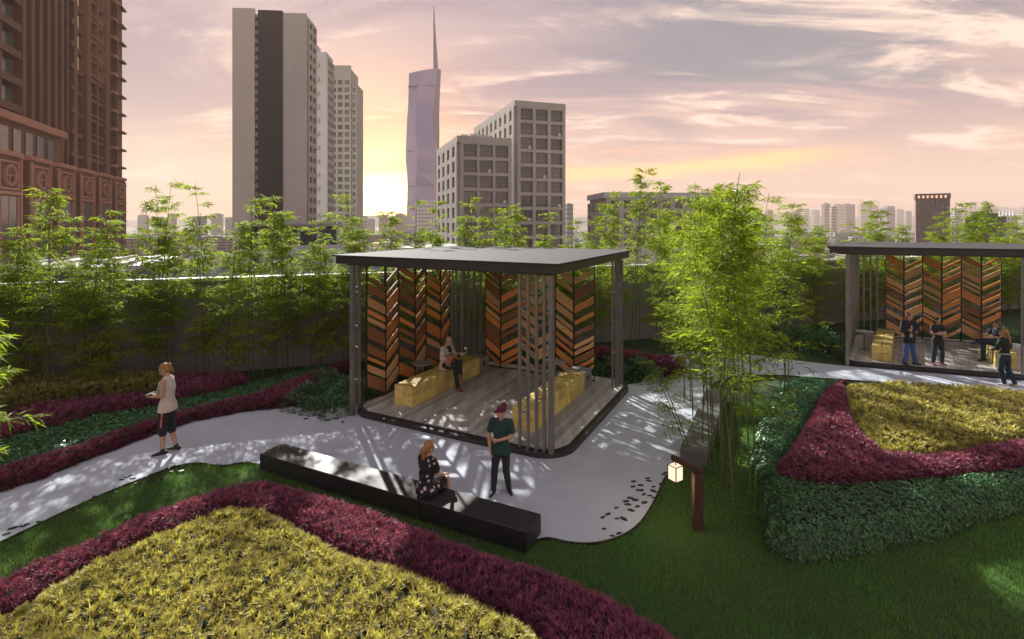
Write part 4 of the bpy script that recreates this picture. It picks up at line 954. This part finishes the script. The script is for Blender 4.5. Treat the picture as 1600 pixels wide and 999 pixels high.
# station-like roofs between the wall and the brown complex
M_shed = mat('pale sheet roof', (.42, .41, .42), .45, 0, .3, .3)
def hall(x, y, rz, W, D, H, label):
    r = empty('hall_building', (x, y, GZ), rz, label, 'building'); g = H - GZ; hbox(r, 'wall', M_glassb, 0, W, 0, D, 0, g - 1)
    hbox(r, 'roof', M_shed, -1, W + 1, -1, D + 1, g - .99, g - .5)
    for k in range(int(W / 4)): hbox(r, 'column', M_beige, k * 4, k * 4 + .5, -.5, -.02, 0, g - 1)
    for k in range(int(W / 3)): hbox(r, 'roof_rib', M_shed, k * 3, k * 3 + .25, -1, D + 1, g - .498, g - .25)
hall(-50, 47, .35, 22, 14, 1.2, 'pale flat roofed hall seen through the bamboo on the left'); hall(-30, 62, .3, 24, 10, 2.2, 'long grey hall roof behind the left bamboo row'); hall(-58, 110, .1, 20, 12, 5.0, 'white roofed pavilion building left of the slab tower')

# distant wood and hills
def wood():
    rng = np.random.default_rng(8); k = 26000; px = rng.uniform(-100, 1750, k); Y = rng.uniform(150, 1300, k) ; X = (px - 800) / FPX * Y
    c = vnoise(X, Y, .012, 3); keep = c > .45; X, Y = X[keep], Y[keep]; k = len(X)
    cx = X; base = GZ + 2 + 9 * vnoise(X, Y, .04, 6) + rng.uniform(0, 3, k); P = np.column_stack([cx, Y, base]); D = unit(rng.normal(0, 1, (k, 3)) + [0, 0, .5])
    s = rng.uniform(2.5, 6, k); V, F, r = leaf_arrays(P, D, s, s * .9, rng.uniform(0, 1, k))
    me = np_mesh('distant_wood', V, F, mat('far tree foliage', (.05, .09, .035), .8, attr=.9), r)
    tag(link(bpy.data.objects.new('distant_wood', me)), 'tree cover between the far city blocks', 'trees', None, 'stuff')
wood()
m = MB(); n = 60; V = []
for i in range(n + 1):
    t = i / n; x = -4500 + 9000 * t; hh = 36 + 45 * max(0, math.sin(t * 3.1 + .2)) * (.4 + .6 * t) + 9 * math.sin(t * 21) + 5 * math.sin(t * 47) + (85 * math.exp(-((t - .84) / .05) ** 2))
    V += [(x, 3100, GZ - 1), (x, 3300, GZ + max(hh, 20)), (x, 3600, GZ - 1)]
m.poly(V, [(3 * i + a, 3 * i + 3 + a, 3 * i + 4 + a, 3 * i + 1 + a) for i in range(n) for a in (0, 1)])
tag(m.build('hills', mat('far hills', (.08, .10, .08), .9)), 'low hazy hills on the horizon', kind='structure')

# air
hz = MB().box(-5000, 5000, -2000, 3800, GZ - 1, 310).build('haze', [])
hm = bpy.data.materials.new('haze air'); hm.use_nodes = True; hn = NT(hm.node_tree)
for nd in list(hn.n): hn.n.remove(nd)
ho = hn.new('ShaderNodeOutputMaterial'); pv = hn.new('ShaderNodeVolumePrincipled'); pv.inputs['Color'].default_value = (.95, .80, .70, 1); pv.inputs['Density'].default_value = .00028; pv.inputs['Anisotropy'].default_value = .0
hn.l.new(pv.outputs[0], ho.inputs['Volume']); hz.data.materials.append(hm); hz['kind'] = 'stuff'; hz['label'] = 'warm evening haze over the city'

# ------------------------------------------------------------------ people
def remeshed(name, mb, m, voxel, parent, smooth=2):
    me = mb.mesh('tmp', []); o = bpy.data.objects.new('tmp', me); COL.objects.link(o)
    rm = o.modifiers.new('r', 'REMESH'); rm.mode = 'VOXEL'; rm.voxel_size = voxel
    sm = o.modifiers.new('s', 'SMOOTH'); sm.iterations = smooth; sm.factor = .5
    dg = bpy.context.evaluated_depsgraph_get(); ev = o.evaluated_get(dg)
    out = bpy.data.meshes.new_from_object(ev); bpy.data.objects.remove(o); bpy.data.meshes.remove(me)
    out.name = name; out.materials.clear(); out.materials.append(m)
    out.polygons.foreach_set('use_smooth', [True] * len(out.polygons)); out.update()
    return link(bpy.data.objects.new(name, out), parent)
M_skin = mat('skin', (.52, .30, .21), .5, 0, .15, 6); M_hairb = mat('blonde hair', (.36, .19, .07), .5, 0, .5, 40, stretch=(4, 4, .6)); M_hairr = mat('red brown hair', (.20, .085, .04), .55, 0, .4, 40); M_hairk = mat('black hair', (.012, .01, .01), .5)
M_eye = mat('eye', (.02, .015, .012), .2); M_lip = mat('lips', (.36, .12, .10), .5)
def cloth(n, c, **k): return mat(n, c, .85, 0, .35, 9, .8, 9, **k)
V3 = Vector
def person(label, loc, rz, height, J, wear, voxel=.0085, face=True):
    """local frame: +Y is where the body faces, +X its right hand side as seen from behind; J = joints for a 1.75 m body"""
    root = empty('person', loc, rz, label, 'person'); s = height / 1.75; root.scale = (s, s, s)
    g = lambda k: V3(J[k]); pel, che, nek, hd = g('pelvis'), g('chest'), g('neck'), g('head')
    look = V3(J.get('look', (0, 1, 0))).normalized(); hx = V3(J.get('shx', (1, 0, 0))).normalized(); px_ = V3(J.get('phx', (1, 0, 0))).normalized()
    SW = J.get('sw', .175); top = che.lerp(nek, .72); f = J.get('fem', 0)
    sh = {'L': top - hx * SW + V3((0, 0, -.005)), 'R': top + hx * SW + V3((0, 0, -.005))}; hp = {'L': pel - px_ * .085, 'R': pel + px_ * .085}
    el = {k: g(k + 'E') for k in 'LR'}; wr = {k: g(k + 'W') for k in 'LR'}; kn = {k: g(k + 'K') for k in 'LR'}; an = {k: g(k + 'A') for k in 'LR'}
    toe = {k: V3(J[k + 'T']).normalized() for k in 'LR'}; hdir = {k: V3(J[k + 'H']).normalized() for k in 'LR'}; hn = {k: V3(J.get(k + 'N', (0, 0, -1))).normalized() for k in 'LR'}
    waist = pel.lerp(che, .42)
    def torso(m, e=0.0, low=0.0, cap=1.0):
        pts = [pel - (che - pel).normalized() * (.05 + low), pel, waist, che.lerp(waist, .4), che, top, nek]
        w = [.135 + low * .15, .158, .125 - f * .012, .14, .158 - f * .01, .13, .062]; d = [.10, .112, .092, .10, .112, .082, .055]
        if low: w[0], d[0], w[1], d[1] = .192, .140, .180, .130
        if e: pts[-1] = pts[-1] - V3((0, 0, .012))
        m.tube(pts, [(a + e, b + e) for a, b in zip(w, d)], 16, side=hx, round_=not e)
        for k in 'LR': m.tube([top.lerp(sh[k], .35) + V3((0, 0, .012)), top.lerp(sh[k], cap)], [.06 + e, .052 + e], 10)
    def limb(m, a, b, r0, r1, e=0.0, f0=0., f1=1., mid=None):
        p, q = a.lerp(b, f0), a.lerp(b, f1); rs = lambda t: r0 + (r1 - r0) * t
        mm_ = p.lerp(q, .35); m.tube([p, mm_, q], [rs(f0) + e, rs(f0 + (f1 - f0) * .35) * 1.06 + e, rs(f1) + e], 12)
    # body, one continuous surface
    m = MB(); torso(m)
    side = look.cross(V3((0, 0, 1))).normalized(); up = side.cross(look).normalized(); RH = Matrix((side, look, up)).transposed()
    P = lambda x, y, z: hd + RH @ V3((x, y, z))
    m.tube([nek - V3((0, 0, .04)), nek, P(0, -.015, -.06)], [.062, .054, .052], 12)
    m.ball(P(0, -.008, .035), (.074, .092, .085), 16, 12, RH); m.ball(P(0, .022, -.03), (.058, .066, .075), 14, 10, RH); m.ball(P(0, .055, -.078), (.026, .024, .02), 8, 6, RH)
    m.tube([P(0, .083, .018), P(0, .102, -.022)], [.009, .015], 8); m.ball(P(0, .082, -.052), (.022, .010, .011), 8, 5, RH)
    m.ball(P(0, .075, .035), (.050, .016, .010), 8, 5, RH)
    for q in (-1, 1): m.ball(P(q * .076, -.012, -.005), (.012, .022, .032), 8, 6, RH)
    for k in 'LR':
        limb(m, sh[k], el[k], .050 - f * .008, .038 - f * .005); limb(m, el[k], wr[k], .040 - f * .005, .026)
        limb(m, hp[k], kn[k], .086, .056); limb(m, kn[k], an[k], .056, .036)
        t = toe[k]; m.tube([an[k] - t * .04 + V3((0, 0, -.035)), an[k] + t * .05 + V3((0, 0, -.045)), an[k] + t * .15 + V3((0, 0, -.055))], [.034, .036, .025], 10)
        # hand: palm, four bent fingers, thumb from the palm's side
        d, n_ = hdir[k], hn[k]; n_ = (n_ - d * n_.dot(d)).normalized(); sd = d.cross(n_) * (1 if k == 'R' else -1); w0 = wr[k]
        m.tube([w0, w0 + d * .04, w0 + d * .085], [(.026, .018), (.038, .016), (.040, .013)], 10, side=sd)
        for i, (o, ln) in enumerate(((-.029, .062), (-.010, .074), (.010, .070), (.029, .055))):
            b = w0 + d * .082 + sd * o; c1 = b + (d + n_ * .25).normalized() * ln * .5; c2 = c1 + (d + n_ * J.get('curl', .9)).normalized() * ln * .5; m.tube([b, c1, c2], [.0098, .0092, .008], 6)
        b = w0 + d * .03 - sd * .034; m.tube([b, b + (d * .7 - sd * .8).normalized() * .035, b + (d * .9 - sd * .55 + n_ * .3).normalized() * .068], [.013, .011, .009], 6)
    body = remeshed('body', m, M_skin, voxel, root)
    for q in (-1, 1): MB().ball(P(q * .028, .076, .012), (.011, .006, .006), 8, 5, RH).build('eye', M_eye, root, True)
    MB().ball(P(0, .088, -.052), (.020, .006, .005), 8, 5, RH).build('mouth', M_lip, root, True)
    # clothes
    def top_garment(nm, mm, e, sleeve, hem, open_=False):
        m = MB(); torso(m, e, hem, 1.0 if sleeve else .62)
        m2 = MB()
        for k in 'LR':
            if sleeve > 0: limb(m, sh[k], el[k], .050, .038, e + .010, -.02, min(1, sleeve))
            if sleeve > 1: limb(m, el[k], wr[k], .040, .028, e + .008, 0, sleeve - 1)
        return remeshed(nm, m, mm, .011, root)
    c = wear
    if 'shirt' in c: top_garment('shirt', *c['shirt'])
    if 'jacket' in c: top_garment('jacket', *c['jacket'])
    if 'legs' in c:
        mm, e, cover = c['legs']; m = MB(); m.tube([pel + (che - pel) * .16, pel, pel - (che - pel).normalized() * .05], [(.140 + e, .105 + e), (.165 + e, .118 + e), (.13 + e, .105 + e)], 16, side=px_)
        for k in 'LR':
            limb(m, hp[k], kn[k], .086, .056, e + .008, .10, min(1, cover))
            if cover > 1: limb(m, kn[k], an[k], .056, .040, e + .010, 0, cover - 1)
        remeshed('trousers' if cover > 1 else 'shorts', m, mm, .011, root)
    if 'skirt' in c:
        mm, cover = c['skirt']; m = MB()
        m.tube([waist, pel, pel.lerp((kn['L'] + kn['R']) / 2, cover)], [(.125, .10), (.185, .14), (.20, .13)], 16, side=px_); m.ball(pel + V3((0, -.01, -.02)), (.185, .155, .135), 14, 10)
        for k in 'LR': limb(m, hp[k], kn[k], .086, .06, .028, 0, cover)
        remeshed('skirt', m, mm, .012, root)
    if 'shoes' in c:
        for k in 'LR':
            t = toe[k]; m = MB(); a = an[k] + V3((0, 0, -.032))
            m.tube([a - t * .055, a + t * .04 + V3((0, 0, -.006)), a + t * .165 + V3((0, 0, -.022))], [(.042, .042), (.047, .040), (.036, .026)], 12, side=t.cross(V3((0, 0, 1)))); m.tube([an[k] + V3((0, 0, .03)), a], [.044, .045], 10)
            sh_ = remeshed('shoe', m, c['shoes'], .010, root)
            if c.get('sole'): m = MB(); m.tube([a - t * .055 + V3((0, 0, -.034)), a + t * .16 + V3((0, 0, -.040))], [(.043, .010), (.040, .010)], 10, side=t.cross(V3((0, 0, 1)))); m.build('sole', c['sole'], root, True)
    for fn in c.get('extra', []): fn(root, P, RH, locals())
    hs = c.get('hair')
    if hs:
        mm, kind = hs; m = MB(); m.ball(P(0, -.022, .048), (.084, .096, .088), 16, 12, RH); m.ball(P(0, -.05, -.0), (.078, .07, .085), 12, 10, RH)
        if kind == 'pony': m.tube([P(0, -.10, .05), P(0, -.145, .0), P(0, -.13, -.12), P(.0, -.10, -.22)], [.03, .04, .036, .015], 10); m.tube([P(-.07, .03, .06), P(-.078, .0, -.02)], [.02, .016], 8); m.tube([P(.07, .03, .06), P(.078, .0, -.02)], [.02, .016], 8)
        if kind == 'bun': m.ball(P(0, -.12, .05), .045, 10, 8); m.tube([P(-.072, .03, .05), P(-.078, .0, -.03)], [.018, .012], 8); m.tube([P(.072, .03, .05), P(.078, .0, -.03)], [.018, .012], 8); m.tube([P(0, -.12, .03), P(.02, -.13, -.06), P(.02, -.11, -.12)], [.03, .025, .01], 8)
        if kind == 'long': m.tube([P(0, -.08, .03), P(0, -.11, -.12), P(0, -.12, -.28), P(0.02, -.10, -.38)], [(.085, .05), (.09, .045), (.075, .035), (.03, .02)], 12, side=side)
        if kind == 'bob': m.tube([P(0, -.06, .03), P(0, -.07, -.10)], [(.092, .06), (.09, .05)], 12, side=side)
        remeshed('hair', m, mm, .010, root)
    return root
def std(**k):
    J = dict(pelvis=(0, 0, .93), chest=(0, .0, 1.27), neck=(0, -.015, 1.475), head=(0, .015, 1.61), LE=(-.25, -.02, 1.15), RE=(.25, -.02, 1.15), LW=(-.26, .05, .90), RW=(.26, .05, .90), LH=(0, .1, -1), RH=(0, .1, -1), LN=(1, 0, 0), RN=(-1, 0, 0),
             LK=(-.10, .03, .49), RK=(.10, .03, .49), LA=(-.11, -.02, .08), RA=(.11, -.02, .08), LT=(-.2, 1, 0), RT=(.2, 1, 0)); J.update(k); return J
def facing(dx, dy): return math.atan2(dy, dx) - math.pi / 2

# woman walking with a towel round her neck, tablet in hand, seen from her left side
M_white_t = cloth('white towel', (.72, .66, .62)); M_top = cloth('cream sleeveless top', (.66, .58, .53)); M_blk = cloth('black cloth', (.018, .018, .02)); M_pink = cloth('pink stripe', (.52, .16, .18)); M_shoe = mat('black shoe', (.015, .015, .017), .5); M_sole = mat('white sole', (.7, .7, .7), .6)
def towel(root, P, RH, L):
    che, nek, hx, top = L['che'], L['nek'], L['hx'], L['top']; m = MB(); y = V3((0, 1, 0))
    for q in (-1, 1): m.tube([nek - y * .055 + V3((0, 0, .01)), nek + hx * q * .07 + V3((0, 0, .005)), top + hx * q * .075 + y * .10 + V3((0, 0, -.03)), che + hx * q * .085 + y * .135 + V3((0, 0, -.06)), che + hx * q * .09 + y * .15 + V3((0, 0, -.16))], [(.03, .016), (.034, .018), (.042, .016), (.048, .014), (.05, .012)], 10, side=hx + V3((0, 0, .2)))
    remeshed('towel', m, M_white_t, .011, root)
def tablet(root, P, RH, L):
    c = (L['wr']['L'] + L['wr']['R']) / 2 + V3((0, .10, .035)); Mx = Matrix.Translation(c) @ Matrix.Rotation(R(-15), 4, 'X')
    t = MB().box(-.09, .09, -.065, .065, -.005, .005, M=Mx, bev=.003).build('tablet', M_shoe, root)
def stripe(root, P, RH, L):
    hp, kn = L['hp'], L['kn']
    for q, k in ((-1, 'L'), (1, 'R')):
        o = V3((q * .1, -.0, 0)); m = MB(); m.tube([hp[k].lerp(kn[k], .15) + o * .95, hp[k].lerp(kn[k], .5) + o * .86, hp[k].lerp(kn[k], .86) + o * .75], [(.024, .008), (.022, .008), (.018, .006)], 8, side=(0, 1, 0)); m.build('side_stripe', M_pink, root, True)
X, Y = G(262, 708, .03)
person('woman in a cream top and neck towel looking at a tablet on the path', (X, Y, .03), facing(-1, -.12), 1.95,
       std(fem=1, head=(0, .06, 1.60), neck=(0, .0, 1.475), look=(0, 1, -.45), sw=.15, LE=(-.21, .0, 1.16), RE=(.21, .0, 1.16), LW=(-.09, .22, 1.12), RW=(.09, .22, 1.12), LH=(.35, 1, .0), RH=(-.35, 1, .0), LN=(0, 0, 1), RN=(0, 0, 1),
           LK=(-.08, .05, .49), LA=(-.10, .04, .08), RK=(.08, -.02, .49), RA=(.10, -.10, .08), LT=(-.25, 1, -.05), RT=(.1, 1, 0)),
       dict(shirt=(M_top, .020, 0, .045), legs=(M_blk, .012, 1.18), shoes=M_shoe, sole=M_sole, hair=(M_hairb, 'bun'), extra=[towel, tablet, stripe]))
# man in beanie
M_teal = cloth('dark teal tshirt', (.012, .055, .05)); M_bean = cloth('maroon beanie', (.12, .012, .035)); M_jeansk = cloth('black jeans', (.022, .024, .028))
def beanie(root, P, RH, L):
    m = MB(); m.ball(P(0, -.02, .065), (.092, .105, .085), 16, 10, RH); m.ball(P(0, -.085, .125), (.055, .06, .05), 12, 8, RH); remeshed('beanie', m, M_bean, .009, root)
    m = MB(); m.ball(P(0, .10, .052), (.062, .065, .010), 14, 6, RH); m.build('cap_brim', M_bean, root, True)
X, Y = G(783, 772, .03)
person('young man in a maroon beanie and dark teal t-shirt standing on the path', (X, Y, .03), facing(-.22, -.97), 1.62,
       std(look=(.75, 1, -.08), head=(0, .02, 1.61), RE=(.255, .0, 1.16), RW=(.20, .10, .90), RH=(-.35, .3, -1), RN=(-1, .2, 0), LE=(-.245, .02, 1.17), LW=(.02, .20, 1.13), LH=(1, -.0, .12), LN=(0, -1, 0),
           RK=(.12, .05, .49), RA=(.15, .02, .08), LK=(-.10, .0, .49), LA=(-.13, -.12, .08), LT=(-.6, 1, 0), RT=(.1, 1, 0)),
       dict(shirt=(M_teal, .016, .62, .06), legs=(M_jeansk, .006, 1.97), shoes=M_shoe, sole=M_sole, extra=[beanie], hair=None))
# seated girl on the black bench, seen from behind
def floral():
    if 'floral' in MATS: return MATS['floral']
    m = cloth('floral', (.014, .014, .02)); w = NT(m.node_tree); b = w.n['Principled BSDF']; tc = w.new('ShaderNodeTexCoord').outputs['Object']
    vo = w.new('ShaderNodeTexVoronoi'); w.l.new(tc, vo.inputs['Vector']); vo.inputs['Scale'].default_value = 11
    n = w.noise(tc, 30, 2); d = w.math('ADD', vo.outputs['Distance'], w.math('MULTIPLY', n, .25)); k = w.rng(d, .44, .40, 0, 1)
    w.l.new(w.mix(k, (.014, .014, .02), (.60, .48, .48)), b.inputs['Base Color']); return m
seat = lambda z: dict(pelvis=(0, 0, z + .12))
M_flo = floral(); Z = .345
person('girl with a blond ponytail in a dark floral dress sitting on the black bench', (-1.47, 8.83, Z - .0), facing(.62, .78), 1.72,
       std(fem=1, pelvis=(0, -.02, .11), chest=(0, .02, .45), neck=(0, .05, .645), head=(0, .08, .78), look=(.15, 1, .0), sw=.15, LE=(-.20, .08, .36), RE=(.20, .10, .36), LW=(-.08, .30, .25), RW=(.10, .32, .25), LH=(.3, 1, -.1), RH=(-.2, 1, -.1), LN=(0, 0, -1), RN=(0, 0, -1),
           LK=(-.10, .42, .13), RK=(.10, .42, .13), LA=(-.12, .50, -.26), RA=(.08, .47, -.26), LT=(0, 1, 0), RT=(0, 1, 0)),
       dict(shirt=(M_flo, .016, .55, .0), skirt=(M_flo, .72), shoes=M_shoe, hair=(M_hairb, 'pony')))
# guitarist
M_gshirt = cloth('grey long sleeved shirt', (.58, .53, .52)); M_scarf = cloth('dark green scarf', (.015, .025, .018)); M_gwood = mat('guitar wood', (.50, .24, .11), .35, 0, .3, 10, coat=.4); M_shoeb = mat('brown leather shoe', (.20, .09, .06), .5)
def scarf(root, P, RH, L):
    nek, che, hx = L['nek'], L['che'], L['hx']; m = MB(); m.tube([nek + hx * .10 + V3((0, .0, -.03)), nek + V3((0, .10, -.05)), nek - hx * .10 + V3((0, .0, -.03)), nek + V3((0, -.07, .0)), nek + hx * .10 + V3((0, .0, -.03))], .04, 10); m.ball(nek + V3((0, .11, -.11)), (.075, .035, .06), 10, 8); remeshed('scarf', m, M_scarf, .011, root)
xy = P1(4.74, 2.62)
person('bald man in a grey shirt with crossed legs playing guitar on the block bench', (xy[0], xy[1], .706), facing(.86, -.50), 1.9,
       std(pelvis=(0, 0, .11), chest=(0, .03, .44), neck=(0, .06, .63), head=(-.02, .11, .76), look=(-.25, 1, -.4), RE=(.26, .10, .33), LE=(-.27, .12, .33), RW=(.08, .27, .30), LW=(-.33, .32, .36), RH=(-.9, .2, -.2), LH=(-.3, .8, .3), RN=(0, -1, 0), LN=(.6, 0, -.3),
           RK=(.12, .43, .15), LK=(-.06, .45, .23), RA=(.10, .50, -.41), LA=(.26, .68, -.05), LT=(.3, .8, -.2), RT=(.2, 1, 0)),
       dict(shirt=(M_gshirt, .014, 1.9, .05), legs=(M_jeansk, .008, 1.95), shoes=M_shoeb, extra=[scarf], hair=None))
def guitar(x, y, z, rz):
    r = empty('guitar', (x, y, z), rz, 'light wooden acoustic guitar held on the bald man\'s lap', 'guitar'); r.rotation_euler = (R(82), R(-14), rz)
    pts = []; n = 40
    for j in range(n):
        a = 2 * math.pi * j / n; c = math.cos(a); rr = .185 + .035 * math.cos(2 * a) - .03 * c - .04 * math.exp(-((abs((a % (2 * math.pi)) - math.pi) - math.pi * .54) / .25) ** 2)
        pts.append((rr * c * 1.12, rr * math.sin(a)))
    b = MB().prism(pts, -.045, .045).build('guitar_body', M_gwood, r)
    m = MB(); m.prism([(.045 * math.cos(t * .5236) + .03, .045 * math.sin(t * .5236)) for t in range(12)], .0455, .047); m.build('sound_hole', M_eye, b)
    MB().box(-.10, -.07, -.06, .06, .0455, .055).build('bridge', M_eye, b)
    MB().box(.16, .56, -.028, .028, .035, .056).build('neck', M_eye, r); h = MB().box(.561, .70, -.04, .04, .03, .05).build('headstock', M_gwood, r)
    for q in (-1, 1):
        for k in range(3): MB().box(.585 + k * .04, .597 + k * .04, q * .04 if q > 0 else -.065, .065 if q > 0 else -.04, .034, .044).build('tuning_peg', M_steel, h)
    for k in range(6): MB().box(-.085, .60, -.018 + k * .0072, -.0172 + k * .0072, .0575, .0583).build('string', M_eye, r)
    return r
fd = V3((.86, -.50, 0)); gp = V3((xy[0], xy[1], 0)) + fd * .31
guitar(gp.x - .03, gp.y, .706 + .31, math.atan2(.50 * 1 + .0, -.0) * 0 + math.atan2(.86, .50))
# right pavilion group
M_jk = cloth('black jacket', (.014, .015, .018)); M_grey = cloth('light grey shirt', (.45, .42, .42)); M_jb = cloth('blue jeans', (.055, .11, .28)); M_navy = cloth('navy polo', (.014, .02, .05)); M_dj = cloth('dark blue jeans', (.02, .045, .07)); M_dg = cloth('dark green jacket', (.016, .028, .022)); M_red = mat('red shoe', (.32, .07, .07), .6)
def lapel(root, P, RH, L):
    che, pel = L['che'], L['pel']; m = MB(); m.tube([L['nek'] + V3((0, .065, -.03)), che + V3((.0, .135, 0)), L['waist'] + V3((.02, .125, 0)), pel + V3((.02, .135, .02))], [(.03, .012), (.035, .012), (.05, .012), (.055, .012)], 10, side=(1, 0, 0)); m.build('shirt', M_grey, root, True)
arms_crossed = dict(LE=(-.26, .05, 1.16), RE=(.26, .05, 1.16), LW=(.03, .22, 1.19), RW=(-.03, .20, 1.14), LH=(1, .0, .15), RH=(-1, .0, .1), LN=(0, -1, 0), RN=(0, -1, 0))
X, Y = G(1420, 570, .186)
person('man in a black jacket and blue jeans standing with folded arms in the right pavilion', (X, Y, .186), facing(.0, -1), 1.76, std(look=(-.7, 1, 0), LK=(-.13, .02, .49), LA=(-.22, -.0, .08), RK=(.11, .04, .49), RA=(.14, .0, .08), LT=(-.8, .8, 0), **arms_crossed),
       dict(jacket=(M_jk, .022, 1.95, .14), legs=(M_jb, .012, 1.97), shoes=M_shoe, hair=(M_hairr, 'short'), extra=[lapel]), voxel=.011)
def white_band(root, P, RH, L):
    m = MB(); c = L['che']; m.tube([c + V3((-.12, .17, -.06)), c + V3((-.04, .2, -.02)), c + V3((0, .2, -.05)), c + V3((.05, .2, -.02)), c + V3((.12, .17, -.05))], .014, 8); m.build('white_trim', M_white_t, root, True)
X, Y = G(1465, 570, .186)
person('woman all in black with red shoes and crossed arms in the right pavilion', (X, Y, .186), facing(-.05, -1), 1.60, std(fem=1, sw=.155, look=(.0, 1, -.1), LK=(-.14, .03, .49), LA=(-.16, 0, .08), RK=(.14, .03, .49), RA=(.16, 0, .08), **arms_crossed),
       dict(shirt=(M_blk, .016, .45, .18), legs=(M_dj, .012, 1.9), shoes=M_red, hair=(M_hairk, 'bob'), extra=[white_band]), voxel=.011)
xy = P2(1.45, 1.75)
person('man in navy polo sitting with a crossed leg in the right pavilion', (xy[0], xy[1], .706), facing(-.95, -.05), 1.78, std(pelvis=(0, 0, .11), chest=(0, .03, .44), neck=(0, .06, .63), head=(0, .09, .76), look=(.35, 1, -.1), LE=(-.24, .16, .36), RE=(.24, .16, .36), LW=(-.12, .42, .34), RW=(.10, .42, .32), LH=(.2, 1, 0), RH=(-.2, 1, 0),
           RK=(.10, .44, .14), RA=(.08, .48, -.42), LK=(-.10, .42, .24), LA=(.16, .62, .16), LT=(.4, .8, -.3), RT=(0, 1, 0)),
       dict(shirt=(M_navy, .016, .6, .06), legs=(M_dj, .014, 1.95), shoes=M_shoe, hair=(M_hairr, 'short')), voxel=.011)
def belt(root, P, RH, L):
    m = MB(); p = L['pel']; pts = [p + V3((.155 * math.cos(t), .118 * math.sin(t), .055)) for t in [i * math.pi / 8 for i in range(17)]]; m.tube(pts, (.014), 6, caps=False); m.build('belt', M_white_t, root, True)
X, Y = G(1570, 603, .03)
person('long haired blond woman in dark green jacket walking outside the right pavilion', (X, Y, .03), facing(-.25, .97), 1.74, std(fem=1, sw=.16, look=(-.7, 1, -.15), head=(-.03, .03, 1.61), LE=(-.24, .05, 1.16), LW=(-.15, .24, 1.08), LH=(.4, 1, 0), RE=(.23, .02, 1.15), RW=(.17, .22, 1.05), RH=(-.4, 1, 0),
           LK=(-.08, .06, .50), LA=(-.04, -.02, .08), RK=(.10, -.02, .50), RA=(.18, -.16, .09), RT=(.3, 1, -.1)),
       dict(jacket=(M_dg, .014, 1.95, .0), legs=(M_dj, .008, 1.97), shoes=M_white_t, hair=(M_hairb, 'long'), extra=[belt]), voxel=.011)
